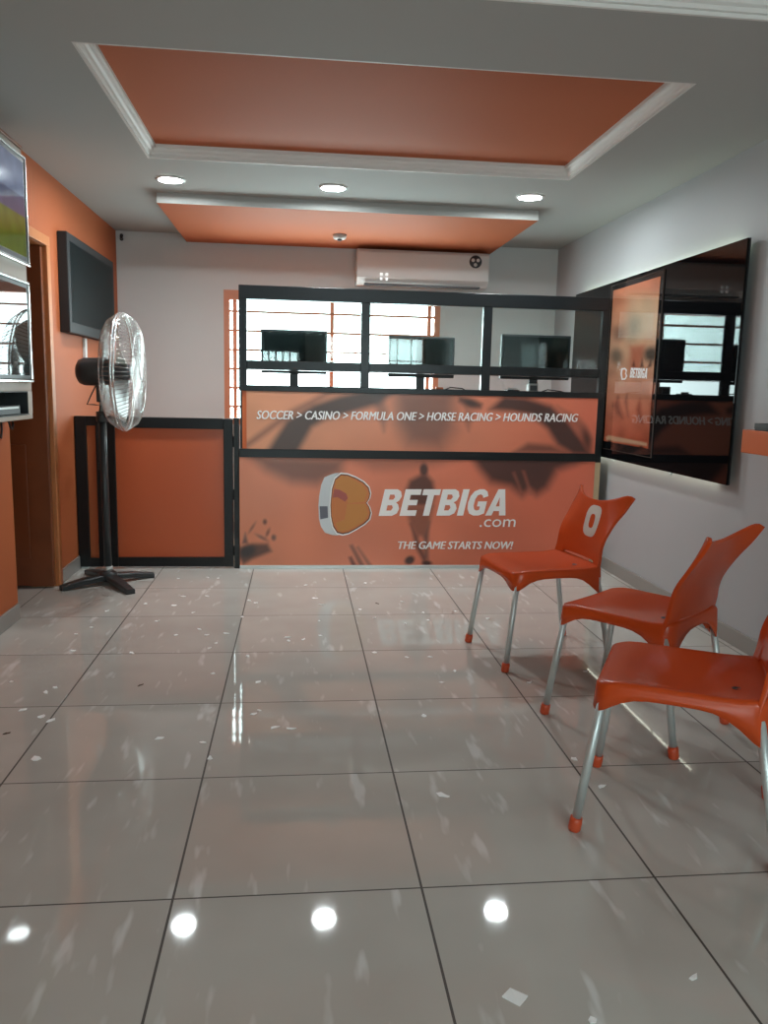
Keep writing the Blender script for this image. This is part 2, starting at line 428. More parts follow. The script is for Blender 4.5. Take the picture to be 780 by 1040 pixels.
def print_sheet(name, m, parent, corners, nu, nv, colour, ext):
    """a thin printed sheet over the bilinear quad corners (BL, BR, TR, TL); colour(points nx3)"""
    BL, BR, TR_, TL = [np.array(c, float) for c in corners]
    u, v = np.meshgrid(np.linspace(0, 1, nu), np.linspace(0, 1, nv)); u = u.ravel()[:, None]; v = v.ravel()[:, None]
    P = BL * (1 - u) * (1 - v) + BR * u * (1 - v) + TR_ * u * v + TL * (1 - u) * v
    C = colour(P)
    off = np.zeros(3); q = parent
    while q is not None: off += np.array(q.location); q = q.parent
    n = nu * nv
    faces = [(j * nu + i, j * nu + i + 1, (j + 1) * nu + i + 1, (j + 1) * nu + i) for j in range(nv - 1) for i in range(nu - 1)]
    back = [tuple(n + k for k in (0, 1, 2, 3))]
    idx = [0, nu - 1, n - 1, n - nu]
    allP = np.vstack([P, P[idx] + np.array(ext)]) - off
    bf = [(n, n + 3, n + 2, n + 1)]
    loop = list(range(0, nu)) + [j * nu + nu - 1 for j in range(1, nv)] + list(range(n - 2, n - nu - 1, -1)) + [j * nu for j in range(nv - 2, 0, -1)]
    faces += bf
    cs = [0, nu - 1, nu - 1 + nv - 1, 2 * (nu - 1) + nv - 1, len(loop)]
    for k in range(4):
        part_ = loop[cs[k]:cs[k + 1]] + [loop[cs[k + 1] % len(loop)]]
        faces.append(tuple(part_[::-1] + [n + k, n + (k + 1) % 4]))
    me = bpy.data.meshes.new(name); me.from_pydata([tuple(p) for p in allP], [], faces)
    me.validate(); me.materials.append(m)
    a = me.color_attributes.new('Col', 'FLOAT_COLOR', 'POINT')
    full = np.ones((n + 4, 4), np.float32); full[:n, :3] = C; full[n:, :3] = C[idx]
    a.data.foreach_set('color', full.ravel())
    o = bpy.data.objects.new(name, me); COL.objects.link(o)
    if parent is not None: o.parent = parent
    return o
def vnoise(P, sc_, seed=0):
    """cheap smooth value noise, for mottling of the print"""
    rs = np.random.RandomState(seed); T = rs.rand(64, 64); q = P / sc_ + 100
    i = np.floor(q).astype(int); f = q - i; f = f * f * (3 - 2 * f)
    g = lambda a, b_: T[(i[:, 0] + a) % 64, (i[:, 1] + b_) % 64]
    return (g(0, 0) * (1 - f[:, 0]) + g(1, 0) * f[:, 0]) * (1 - f[:, 1]) + (g(0, 1) * (1 - f[:, 0]) + g(1, 1) * f[:, 0]) * f[:, 1]
def to_pix(P):
    d = P - np.array([0, 0, CAM_H]); z_ = d @ CF
    return np.stack([390 + F_PX * (d @ CR) / z_, 520 - F_PX * (d @ CU) / z_], -1)

def text_mesh(name, body, m, parent, org, xdir, zdir, size, width=None, shear=0.0, weight=0.0, thick=0.0012, bold=0.0):
    """lettering lying in the plane org + a*xdir + b*zdir; scaled to width when given"""
    cu = bpy.data.curves.new(name, 'FONT'); cu.body = body; cu.size = size; cu.shear = shear; cu.offset = weight; cu.resolution_u = 3
    t = bpy.data.objects.new(name, cu); COL.objects.link(t)
    dg = bpy.context.evaluated_depsgraph_get(); me = bpy.data.meshes.new_from_object(t.evaluated_get(dg))
    bpy.data.objects.remove(t); bpy.data.curves.remove(cu)
    bm = bmesh.new(); bm.from_mesh(me); bpy.data.meshes.remove(me)
    if bold:   # bolder strokes: two shifted copies of the flat letters
        first = bm.faces[:]
        for sx_ in (-bold, bold):
            r = bmesh.ops.duplicate(bm, geom=first)
            for g_ in r['geom']:
                if isinstance(g_, bmesh.types.BMVert): g_.co.x += sx_; g_.co.z += abs(sx_) * .02 + (.00015 if sx_ > 0 else .0003)
    xs = [v.co.x for v in bm.verts]; x0, x1 = min(xs), max(xs); k = (width / (x1 - x0)) if width else 1.0
    xd, zd = Vector(xdir), Vector(zdir); nrm = xd.cross(zd).normalized()
    for v in bm.verts: v.co = Vector(org) + xd * ((v.co.x - x0) * k) + zd * v.co.y + nrm * v.co.z
    r = bmesh.ops.extrude_face_region(bm, geom=bm.faces[:])
    for e in r['geom']:
        if isinstance(e, bmesh.types.BMVert): e.co += nrm * thick
    q = MB(); q.bm.free(); q.bm = bm
    return q.build(name, m, parent)

# ------------------------------------------------------------------ betting counter with glazed screen
YC = 5.31
ctr = thing('betting_counter', 'orange printed betting counter with black glazed screen on top, BETBIGA in white across its front', 'counter', (0.85, YC, 0))
CX0, CX1 = -0.382, 2.085
ya, yb = YC, YC + .045
b = MB()
# posts and rails of black aluminium
for x0, x1 in ((CX0, CX0 + .05), (.408, .466), (1.219, 1.279)): b.box(x0, x1, ya, yb, 1.19, 1.79, .003)
b.box(2.037, CX1, ya, yb, .745, 1.79, .003)
b.box(CX0, CX1, ya - .002, yb + .002, 1.765, 1.852, .004)
b.box(CX0 + .05, 2.037, ya + .004, yb, 1.322, 1.38, .003)
b.build('screen_frame', M['black'], ctr)
b = MB().box(CX0, CX1, ya - .004, yb, 1.183, 1.222, .003); b.build('counter_rail', M['black'], ctr)
b = MB().box(CX0, 2.04, ya - .004, yb, .750, .806, .003); b.build('counter_rail', M['black'], ctr)
MB().box(CX0 + .05, 2.037, yb, YC + .235, 1.322, 1.334).build('reflection_baffle', M['black'], ctr)  # unseen shelf added to block the window's reflection through the gap
for x0, x1 in ((CX0 + .05, .408), (.466, 1.219), (1.279, 2.037)):
    MB().box(x0, x1, ya + .018, ya + .024, 1.379, 1.766).build('glass_pane', M['glass'], ctr)
MB().box(CX0 + .003, 2.1, YC + .046, YC + .46, 1.165, 1.195, .003).build('worktop', M['worktop'], ctr)
for x0 in (CX0 + .003, 2.03): MB().box(x0, x0 + .028, YC + .046, YC + .40, 0, 1.165).build('side_board', M['black_plastic'], ctr)
MB().box(CX0 + .02, 2.04, ya + .006, ya + .03, 0.0, 1.183).build('front_board', M['shelf'], ctr)
MB().box(CX0, 2.045, ya - .012, ya + .006, 0.0, .022, .002).build('base_strip', M['alu'], ctr)
MB().box(2.046, 2.085, ya + .002, ya + .04, 0.0, .745).build('end_trim', M['tan'], ctr)

DK = (44, 35, 35); DK2 = (80, 62, 58); BR_ = (124, 74, 58)
def base_up(P):
    x = np.clip((P[:, 0] - 245) / 360, 0, 1)[:, None]
    c = np.array(s2l((238 / 255, 162 / 255, 120 / 255))) * (1 - x) + np.array(s2l((232 / 255, 126 / 255, 98 / 255))) * x
    return .77 * c * (1.0 + 0.2 * vnoise(P, 28, 3)[:, None])
def base_lo(P):
    x = np.clip((P[:, 0] - 245) / 360, 0, 1)[:, None]
    c = np.array(s2l((242 / 255, 152 / 255, 116 / 255))) * (1 - x) + np.array(s2l((234 / 255, 118 / 255, 90 / 255))) * x
    return .77 * c * (1.0 + 0.22 * vnoise(P, 34, 5)[:, None])
up_shapes = [
    ([(250, 456), (300, 420), (345, 396), (335, 396), (292, 418), (246, 452)], BR_, .75, 4),
    ([(270, 460), (291, 427), (318, 411), (345, 402), (378, 395), (402, 398), (384, 411), (350, 421), (330, 426), (317, 434), (302, 460)], DK, .92, 5),
    ([(376, 398), (388, 398), (394, 418), (390, 438), (383, 420)], DK2, .6, 5),
    ([(400, 394), (464, 394), (462, 436), (448, 456), (414, 452), (402, 430)], DK2, .72, 14),
    (('e', 478, 410, 9, 5, .3), DK, .85, 4), ([(466, 402), (490, 410), (488, 415), (466, 408)], DK, .7, 3),
    ([(473, 414), (482, 420), (476, 438), (472, 430)], BR_, .6, 4),
    ([(497, 416), (512, 402), (535, 404), (560, 412), (577, 428), (592, 448), (600, 462), (582, 462), (566, 452), (556, 436), (540, 422), (520, 418)], DK, .92, 5),
    ([(566, 412), (590, 426), (602, 446), (598, 456), (584, 434)], BR_, .6, 4),
    (('e', 596, 446, 4, 11, -.2), DK, .75, 4), ([(520, 460), (536, 450), (560, 452), (575, 460)], DK, .7, 4),
]
lo_shapes = [
    ([(252, 462), (300, 464), (350, 466), (346, 480), (322, 492), (296, 490), (270, 478)], DK2, .75, 9),
    ([(340, 462), (480, 462), (440, 474), (380, 478)], BR_, .55, 8),
    ([(478, 462), (604, 462), (584, 472), (566, 478), (556, 496), (545, 503), (538, 498), (530, 504), (518, 494), (498, 490), (486, 476)], DK, .9, 7),
    ([(530, 478), (533, 478), (541, 502), (538, 503)], (170, 96, 76), .6, 2), ([(520, 480), (523, 479), (531, 500), (529, 502)], (170, 96, 76), .5, 2),
    # footballer
    (('e', 430.5, 477, 4.2, 6.5, 0), DK, .9, 2), ([(427, 482), (434, 482), (440, 489), (442, 502), (438, 514), (418, 514), (412, 498), (416, 488)], DK, .85, 4),
    ([(412, 514), (440, 514), (437, 530), (432, 545), (424, 545), (416, 532)], BR_, .8, 4),
    ([(417, 532), (424, 545), (430, 560), (434, 569), (430, 571), (422, 556)], DK, .8, 3), ([(436, 530), (435, 552), (435, 568), (431, 566), (430, 545)], DK2, .8, 3),
    (('e', 433.5, 572, 5, 2.6, 0), (48, 24, 24), .95, 1.5), (('e', 416, 569, 5.2, 4, -.5), (48, 30, 30), .95, 1.8),
    # splash at the left
    (('e', 251, 560, 9, 6, -.3), DK, .9, 3), ([(243, 566), (247, 574), (256, 568), (276, 560), (272, 552), (256, 552), (244, 556)], DK, .85, 3),
    ([(246, 552), (249, 541), (252, 552)], DK2, .9, 2), (('e', 269, 530, 2, 2.6, 0), DK, .8, 1.5), (('e', 278, 546, 2.4, 3, 0), DK, .8, 1.5), (('e', 266, 546, 6, 1.6, .5), DK, .7, 1.5),
    (('e', 256, 536, 5, 1.2, -1), DK2, .7, 1.5), (('e', 272, 541, 1.5, 4, .4), DK, .7, 1.5),
    # strokes low in the middle
    ([(355, 554), (358, 553), (372, 577), (366, 577)], BR_, .9, 2), ([(362, 556), (364, 555), (380, 577), (375, 577)], BR_, .7, 2), ([(354, 566), (357, 565), (364, 577), (358, 577)], (60, 26, 30), .8, 2),
]
def sheet_colour(base, shapes):
    return lambda P: np.clip(paint(to_pix(P), base, shapes), 0, 1)
up = print_sheet('upper_graphic', M['print'], ctr, [(CX0 + .048, ya, .806), (2.037, ya, .806), (2.037, ya, 1.183), (CX0 + .048, ya, 1.183)], 380, 62, sheet_colour(base_up, up_shapes), (0, .005, 0))
lo = print_sheet('lower_graphic', M['print'], ctr, [(CX0, ya, .022), (2.045, ya, .022), (2.045, ya, .750), (CX0, ya, .750)], 390, 118, sheet_colour(base_lo, lo_shapes), (0, .005, 0))

def word(name, body, m, parent, pl, pr, h, shear, bold, yy=YC - .0012):
    a, c = at(*pl, 1, yy), at(*pr, 1, yy); dx = c - a; wdt = np.linalg.norm(dx)
    return text_mesh(name, body, m, parent, a, tuple(dx / wdt), (0, 0, 1), h, wdt, shear, 0.0, bold=bold)
word('lettering', 'SOCCER > CASINO > FORMULA ONE > HORSE RACING > HOUNDS RACING', M['letters'], up, (260.5, 425.5), (587, 428.5), .080, .22, .0022)
word('tagline', 'THE GAME STARTS NOW!', M['letters'], lo, (404, 557.5), (521, 557.5), .076, .22, .0024)
word('domain_lettering', '.com', M['letters'], lo, (487, 535), (523.5, 535), .115, .08, 0)
# the big word, drawn letter by letter: heavy slanted capitals on a unit-high grid
GLY = {
    'B': (.80, [[(0, 0), (.56, 0), (.74, .09), (.79, .27), (.71, .43), (.60, .50), (.72, .58), (.78, .74), (.70, .92), (.54, 1), (0, 1)]], [[(.27, .20), (.46, .20), (.52, .30), (.46, .40), (.27, .40)], [(.27, .61), (.45, .61), (.51, .70), (.45, .80), (.27, .80)]]),
    'E': (.68, [[(0, 0), (.68, 0), (.68, .21), (.27, .21), (.27, .40), (.62, .40), (.62, .60), (.27, .60), (.27, .79), (.68, .79), (.68, 1), (0, 1)]], []),
    'T': (.74, [[(.235, 0), (.505, 0), (.505, .78), (.74, .78), (.74, 1), (0, 1), (0, .78), (.235, .78)]], []),
    'I': (.27, [[(0, 0), (.27, 0), (.27, 1), (0, 1)]], []),
    'G': (.80, [[(.80, .08), (.80, .54), (.42, .54), (.42, .35), (.55, .35), (.55, .22), (.44, .19), (.33, .24), (.27, .38), (.27, .62), (.34, .77), (.46, .81), (.56, .76), (.60, .67), (.80, .74), (.72, .91), (.56, 1), (.36, 1), (.16, .92), (.04, .74), (0, .5), (.04, .26), (.16, .08), (.36, 0), (.58, 0)]], []),
    'A': (.86, [[(0, 0), (.27, 0), (.315, .17), (.555, .17), (.60, 0), (.88, 0), (.58, 1), (.29, 1)]], [[(.355, .35), (.515, .35), (.435, .70)]]),
}
def big_word(parent, pl, pr, ptop, name, m, plane=1, pv=YC - .0015, ext=(0, .0015, 0)):
    a, c = at(*pl, plane, pv), at(*pr, plane, pv); top = at(*ptop, plane, pv)
    H = top[2] - a[2]; tot = sum(GLY[k][0] for k in 'BETBIGA') + 6 * .075 + .24
    dx = (c - a) / tot; bm = bmesh.new(); x = 0
    for k in 'BETBIGA':
        wd, outs, holes = GLY[k]
        es = []
        for loop in outs + holes:
            vs = [bm.verts.new(Vector(a + dx * (x + px + .24 * py)) + Vector((0, 0, py * H))) for px, py in loop]
            es += [bm.edges.new((vs[i], vs[(i + 1) % len(vs)])) for i in range(len(vs))]
        bmesh.ops.triangle_fill(bm, use_beauty=True, use_dissolve=False, edges=es)
        x += wd + .075
    # drop faces that filled the holes is not needed: triangle_fill keeps nested loops open
    r = bmesh.ops.extrude_face_region(bm, geom=bm.faces[:])
    for e in r['geom']:
        if isinstance(e, bmesh.types.BMVert): e.co += Vector(ext)
    q = MB(); q.bm.free(); q.bm = bm
    return q.build(name, m, parent)
big_word(lo, (384.5, 524), (518.5, 523.5), (391, 497), 'brand_lettering', M['letters'])

def lp(pts): return [tuple(at(310 + x / 9.75, 470 + y / 9.75, 1, YC - .001)) for x, y in pts]
rim = [(350, 97), (420, 103), (505, 136), (585, 182), (637, 235), (655, 300), (645, 350), (616, 396), (645, 440), (661, 500), (645, 563), (594, 614), (503, 670), (430, 709), (370, 722), (310, 708), (268, 642), (246, 540), (240, 420), (256, 250), (288, 148)]
cx, cy = 430, 410
sh_ = lambda k: [(cx + (x - cx) * k, cy + (y - cy) * k) for x, y in rim]
em = MB().prism(lp([(340, 99), (290, 105), (240, 122), (190, 145), (158, 220), (138, 330), (130, 430), (135, 550), (155, 630), (195, 692), (262, 714), (330, 720), (268, 642), (246, 540), (240, 420), (256, 250), (288, 148)]), (0, -.0006, 0)).build('logo_side', M['logo_silver'], lo)
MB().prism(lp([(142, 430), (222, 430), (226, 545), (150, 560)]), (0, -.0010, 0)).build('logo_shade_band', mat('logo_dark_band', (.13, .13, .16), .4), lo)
MB().prism(lp(sh_(1.0)), (0, -.0010, 0)).build('logo_outline', M['letters'], lo)
MB().prism(lp(sh_(.955)), (0, -.0014, 0)).build('logo_line', M['logo_dark'], lo)
MB().prism(lp(sh_(.915)), (0, -.0018, 0)).build('logo_face', M['logo_orange'], lo)
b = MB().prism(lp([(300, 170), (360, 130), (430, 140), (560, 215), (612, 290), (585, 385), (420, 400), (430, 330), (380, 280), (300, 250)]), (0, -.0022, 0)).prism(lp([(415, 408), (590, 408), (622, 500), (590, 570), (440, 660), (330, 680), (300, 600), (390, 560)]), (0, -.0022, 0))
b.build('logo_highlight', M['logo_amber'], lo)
MB().prism(lp([(285, 262), (340, 268), (405, 305), (420, 350), (395, 385), (320, 340), (270, 345)]), (0, -.0025, 0)).build('logo_notch', M['logo_pink'], lo)

# gate and fixed side panel between counter and left wall
gp = thing('side_panel', 'narrow orange fixed panel in black frame between left wall and gate', 'panel', (-1.36, YC, 0))
b = MB().box(XL + .005, -1.354, YC, YC + .05, .012, 1.0, .003).box(-1.296, -1.238, YC, YC + .05, .012, 1.0, .003).box(-1.354, -1.296, YC + .002, YC + .05, .94, 1.0).box(-1.354, -1.296, YC + .002, YC + .05, .012, .07)
b.build('panel_frame', M['black'], gp)
MB().box(-1.356, -1.294, YC + .02, YC + .03, .068, .942).build('infill_board', M['orange_wall'], gp)
MB().box(XL + .015, XL + .06, YC + .008, YC + .042, 0, .014).build('foot_plate', M['alu'], gp)
g = thing('counter_gate', 'waist-high gate of plain orange board in black frame, left of the counter', 'gate', (-.8, YC, 0))
gm = mat('orange_gate_board', (0.52, 0.105, 0.035), 0.28, noise=.03, nscale=3)
b = MB().box(-1.234, -1.176, YC, YC + .05, .012, 1.0, .003).box(-.484, -.425, YC, YC + .05, .012, 1.0, .003).box(-1.176, -.484, YC + .002, YC + .05, .93, 1.0, .003).box(-1.176, -.484, YC + .002, YC + .05, .012, .075, .003)
b.build('gate_frame', M['black'], g)
MB().box(-1.178, -.482, YC + .02, YC + .03, .073, .932).build('infill_board', gm, g)
for z in (.12, .5, .85): MB().tube([(-.4215, YC + .008, z - .035), (-.4215, YC + .008, z + .035)], .0035).build('hinge', M['black'], g)
gpst = tag(MB().box(-.418, CX0 - .002, YC - .002, YC + .05, 0, 1.005, .003).build('gate_post', M['black']), 'slim black post between the gate and the counter', 'post')

# ------------------------------------------------------------------ monitors on the counter
def monitor(x0, x1, z0, z1, label, yaw=0.0):
    cx = (x0 + x1) / 2; y = 5.60
    t = thing('monitor', label, 'monitor', (cx, y, 1.195), 0, 'monitors on the counter')
    sc_ = MB().box(x0, x1, y, y + .035, z0, z1, .006).build('housing', M['black_plastic'], t)
    MB().box(x0 + .016, x1 - .016, y - .0015, y + .002, z0 + .022, z1 - .016).build('display_panel', M['screen'], sc_)
    MB().box(cx - .03, cx + .03, y + .03, y + .055, 1.205, z0 + .10, .004).build('neck', M['black_plastic'], t)
    MB().box(cx - .12, cx + .12, y - .06, y + .12, 1.195, 1.208, .005).build('stand_foot', M['black_plastic'], t)
    return t
monitor(-.254, .197, 1.305, 1.60, 'black monitor at the left end of the counter, behind the first glass pane')
monitor(.623, 1.089, 1.30, 1.582, 'black monitor behind the middle glass pane of the counter')
monitor(1.422, 1.924, 1.305, 1.615, 'black monitor behind the right glass pane, near the wall panel')
# little things on the worktop
t = thing('card_reader', 'small pale boxy device in front of the right monitor', 'card reader', (1.62, 5.47, 1.195))
MB().box(1.585, 1.655, 5.44, 5.50, 1.195, 1.275, .008).build('device_body', M['white_plastic'], t)
MB().box(1.595, 1.645, 5.4385, 5.441, 1.225, 1.262).build('device_display', M['dark_grey'], t)
tag(MB().box(.935, .985, 5.42, 5.47, 1.195, 1.235, .006).build('pen_cup', M['orange_plastic']), 'tiny orange block on the worktop right of the middle monitor', 'cup')
tag(MB().tube([at(446, 388, 1, 5.55) * [1, 1, 0] + [0, 0, 1.2], (1.05, 5.52, 1.235), (1.13, 5.5, 1.23), (1.19, 5.52, 1.201)], .004, 8).build('cable', M['cable']), 'black cable curling on worktop beside the middle monitor', 'cable')
tag(MB().tube([(1.66, 5.56, 1.2), (1.75, 5.53, 1.235), (1.85, 5.54, 1.225), (1.95, 5.57, 1.2)], .004, 8).build('cable', M['cable']), 'black cable trailing under the right monitor', 'cable')
t = thing('receipt_printer', 'small dark receipt printer on worktop left of the right monitor', 'printer', (1.475, 5.46, 1.195))
MB().box(1.43, 1.52, 5.42, 5.50, 1.195, 1.228, .006).build('printer_body', M['black_plastic'], t)
MB().box(1.445, 1.505, 5.45, 5.452, 1.226, 1.24).build('paper_slip', M['paper'], t)

# ------------------------------------------------------------------ air conditioner, camera, detector, downlights
ac = thing('air_conditioner', 'white wall-mounted air conditioner above the window with round dark sticker', 'air conditioner', (1.0, YB, 2.0400))
b = MB().prism([(.46, YB, 2.0400), (.46, YB - .13, 2.0450), (.46, YB - .19, 2.0900), (.46, YB - .20, 2.1700), (.46, YB - .19, 2.2850), (.46, YB - .17, 2.3080), (.46, YB, 2.3080)], (1.06, 0, 0))
autosmooth(b.build('casing', M['white_plastic'], ac), 30)
b = MB()
for k in range(3): b.box(.52, 1.46, YB - .165 + k * .03, YB - .145 + k * .03, 2.0360 - .0, 2.0470)
b.build('louvre', M['dark_grey'], ac)
q = at(390, 281, 1, YB - .195)
for dx in (-.022, .022):
    for dz in (-.018, .018): MB().box(q[0] + dx - .009, q[0] + dx + .009, YB - .2015, YB - .19, q[2] + dz - .009, q[2] + dz + .009).build('bright_square', M['square_glow'], ac)  # four small glowing squares on the casing
q = at(483, 266, 1, YB - .197)
st = MB().lathe([(0, .004), (.05, .004), (.05, 0)], (q[0], YB - .196, q[2]), (0, -1, 0), 28).build('round_sticker', M['dark_grey'], ac)
b = MB()
for k in range(3):
    a = PI / 2 + k * 2 * PI / 3 + PI / 3
    b.lathe([(0, .0055), (.014, .0055), (.014, .003)], (q[0] + .024 * math.cos(a), YB - .196, q[2] + .024 * math.sin(a)), (0, -1, 0), 14)
b.build('sticker_lobes', M['white_plastic'], st)

cc = thing('security_camera', 'small black security camera high in the corner beside the orange wall', 'camera', (-1.37, YB, 2.35))
MB().lathe([(0, 0), (.013, 0), (.013, .012), (0, .012)], (-1.385, YB - .001, 2.332), (0, -1, 0), 16).build('mount', M['black_plastic'], cc)
MB().tube([(-1.385, YB - .01, 2.332), (-1.378, YB - .05, 2.336), (-1.365, YB - .10, 2.345)], [.006, .011, .013], 14).build('camera_body', M['black_plastic'], cc)
q = at(345, 238.5, 2, SZ)
sd = thing('smoke_detector', 'small pale smoke detector under the dropped orange ceiling board', 'smoke detector', (q[0], q[1], SZ))
MB().lathe([(0, 0), (.052, 0), (.052, -.012), (.044, -.03), (0, -.032)], (q[0], q[1], SZ), (0, 0, 1), 28).build('detector_body', M['white_plastic'], sd)
MB().lathe([(.018, -.030), (.018, -.042), (0, -.042)], (q[0], q[1], SZ), (0, 0, 1), 18).build('sensor_cap', M['dark_grey'], sd)
for (x, yy), nm in zip(((-.745, 4.985), (.20, 4.985), (1.40, 4.975)), ('leftmost of the three round ceiling downlights, above the fan side', 'middle of the three round ceiling downlights, in line with the gap between monitors', 'rightmost of the three round ceiling downlights, towards the wall panel')):
    dl = thing('downlight', nm, 'ceiling light', (x, yy, ZC), 0, 'round ceiling downlights')
    MB().lathe([(.0685, -.001), (.086, -.001), (.086, -.006), (.073, -.012), (.0685, -.010)], (x, yy, ZC), (0, 0, 1), 36).build('trim_ring', M['white_plastic'], dl)
    MB().lathe([(0, -.009), (.068, -.009), (.068, -.001)], (x, yy, ZC), (0, 0, 1), 36).build('diffuser', M['downlight'], dl)

# ------------------------------------------------------------------ left wall: television, cabinet with two screens
tv = thing('television', 'black flat television hung on the orange wall past the doorway', 'television', (XL, 5.70, 1.5))
hs = MB().box(XL, XL + .06, 5.10, 6.31, 1.51, 2.10, .006).build('housing', M['tv_frame'], tv)
MB().box(XL + .058, XL + .0615, 5.155, 6.255, 1.575, 2.05).build('display_panel', M['tv_screen'], tv)
MB().box(XL, XL + .03, 5.45, 5.95, 1.70, 1.95).build('wall_bracket', M['black'], tv)
tag(MB().box(XL, XL + .018, 5.60, 5.65, 1.375, 1.505, .003).build('cable_duct', M['white_plastic']), 'short white cable duct under the black wall television', 'cable duct')

cab = thing('screen_cabinet', 'cream wall cabinet at the left edge holding two screens and a decoder slot', 'cabinet', (XL, 3.6, 1.03))
CXF = -1.30; CY0, CY1 = 2.95, 4.12
b = MB()
b.box(XL, CXF, CY0, CY1, 1.165, 2.285, .004).box(XL, CXF, CY0, CY1, 1.03, 1.056, .004).box(XL, CXF, CY1 - .06, CY1, 1.056, 1.165).box(XL, CXF, CY0, CY0 + .06, 1.056, 1.165).box(XL, XL + .02, CY0, CY1, 1.056, 1.165)
b.build('cabinet_body', M['cream'], cab)
MB().box(XL + .02, XL + .025, CY0 + .06, CY1 - .06, 1.0576, 1.165).box(XL + .025, CXF - .001, CY1 - .064, CY1 - .06, 1.0576, 1.163).box(XL + .025, CXF - .001, CY0 + .06, CY1 - .064, 1.161, 1.1652).build('slot_darkening', M['black_plastic'], cab)  # black sheets added to darken the inside of the slot
MB().box(XL + .02, CXF + .004, CY0 + .06, CY1 - .06, 1.053, 1.0575).build('slot_sill', M['black_plastic'], cab)
MB().box(XL + .0, CXF + .006, CY0, CY1 + .002, 2.285, 2.30, .003).build('cabinet_top', M['wood'], cab)
def pitch_colour(P):
    z = (P[:, 2] - 1.79) / .43
    c = np.zeros((len(P), 3)); g = np.array(s2l((.42, .50, .16))); sky = np.array(s2l((.55, .60, .72))); mid = np.array(s2l((.36, .38, .52)))
    n = vnoise(P[:, 1:], .05, 2)[:, None]
    for i, zz in enumerate(z):
        c[i] = g if zz < .42 else (mid if zz < .62 else sky)
    return np.clip(c * (.8 + .4 * n), 0, 1)
t = thing('screen', 'upper screen in the cream cabinet showing a green football pitch', 'screen', (CXF, 3.6, 1.77))
MB().box(CXF + .001, CXF + .02, 3.10, 4.085, 1.765, 2.235, .004).build('housing', M['black_plastic'], t)
m = print_mat('lit_screen_picture', .08); nt = m.node_tree; p_ = nt.nodes['Principled BSDF']
at_ = [n for n in nt.nodes if n.type == 'ATTRIBUTE'][0]
nt.links.new(at_.outputs['Color'], p_.inputs['Emission Color']); p_.inputs['Emission Strength'].default_value = .45
for l in list(nt.links):
    if l.to_socket == p_.inputs['Base Color']: nt.links.remove(l)
p_.inputs['Base Color'].default_value = (.01, .01, .01, 1)
print_sheet('display_panel', m, t, [(CXF + .0215, 4.065, 1.79), (CXF + .0215, 3.12, 1.79), (CXF + .0215, 3.12, 2.215), (CXF + .0215, 4.065, 2.215)], 60, 40, pitch_colour, (-.003, 0, 0))
b = MB().box(CXF + .001, CXF + .026, 3.085, 4.10, 1.752, 1.765, .003).box(CXF + .001, CXF + .026, 4.085, 4.098, 1.765, 2.235, .003).box(CXF + .001, CXF + .026, 3.085, 4.10, 2.235, 2.248, .003)
b.build('silver_bezel', M['silver'], t)
t = thing('screen', 'lower dark screen in the cream cabinet mirroring the bright window', 'screen', (CXF, 3.6, 1.2))
MB().box(CXF + .001, CXF + .02, 3.10, 4.06, 1.22, 1.665, .004).build('housing', M['black_plastic'], t)
MB().box(CXF + .018, CXF + .0215, 3.12, 4.035, 1.24, 1.645).build('display_panel', mat('reflective_screen', (.03, .04, .04), .03, spec=1.0), t)
b = MB().box(CXF + .001, CXF + .026, 3.085, 4.075, 1.207, 1.22, .003).box(CXF + .001, CXF + .026, 4.06, 4.073, 1.22, 1.665, .003).box(CXF + .001, CXF + .026, 3.085, 4.075, 1.665, 1.678, .003)
b.build('silver_bezel', M['silver'], t)
t = thing('decoder', 'flat black decoder box in the slot under the lower cabinet screen', 'decoder', (-1.35, 3.75, 1.058))
MB().box(XL + .03, CXF - .012, 3.45, 3.98, 1.0576, 1.10, .004).build('decoder_case', M['black_plastic'], t)
MB().box(CXF - .013, CXF - .009, 3.5, 3.95, 1.085, 1.094).build('silver_strip', M['alu'], t)
for k, (yy, dz, nm) in enumerate(((3.62, .10, 'longest black cable drooping below the cream cabinet'), (3.80, .06, 'short black cable loop below the cream cabinet'), (3.95, .035, 'shortest cable end hanging below the cabinet beside the doorway'))):
    tag(MB().tube([(-1.36, yy, 1.03), (-1.355, yy + .01, 1.03 - dz), (-1.36, yy + .05, 1.03 - dz * 1.3), (-1.37, yy + .09, 1.03 - dz * .7), (-1.375, yy + .10, 1.03)], .005, 8).build('cable', M['cable']), nm, 'cable', 'cables under the cabinet')

# ------------------------------------------------------------------ pedestal fan
FX, FY = -1.145, 4.90
fan = thing('pedestal_fan', 'black pedestal fan with round wire cage turned sideways, in front of the gate', 'fan', (FX, FY, 0))
ax = Vector((math.cos(.02), math.sin(.02), 0.0)).normalized()
C = Vector((-1.022, 4.895, 1.276)); RAD = .342
b = MB()
dirs = [Vector((-.233, -.17, 0)), Vector((.232, .17, 0)), Vector((.185, -.262, 0)), Vector((-.185, .265, 0))]
for dv in dirs:
    n_ = dv.normalized(); s_ = Vector((-n_.y, n_.x, 0)); L_ = dv.length
    poly = []
    for dd, w_, z0, z1 in ((0.02, .034, .03, .062), (L_ * .55, .032, .018, .052), (L_, .026, .0, .030)):
        poly.append((dd, w_, z0, z1))
    rings = []
    for dd, w_, z0, z1 in poly:
        c0 = Vector((FX, FY, 0)) + n_ * dd
        rings.append([b.bm.verts.new(c0 + s_ * a + Vector((0, 0, z))) for a, z in ((-w_, z0), (w_, z0), (w_, z1 - .006), (w_ - .006, z1), (-w_ + .006, z1), (-w_, z1 - .006))])
    for A, B in zip(rings, rings[1:]):
        for j in range(6): b.bm.faces.new((A[j], A[(j + 1) % 6], B[(j + 1) % 6], B[j]))
    b.bm.faces.new(rings[0][::-1]); b.bm.faces.new(rings[-1])
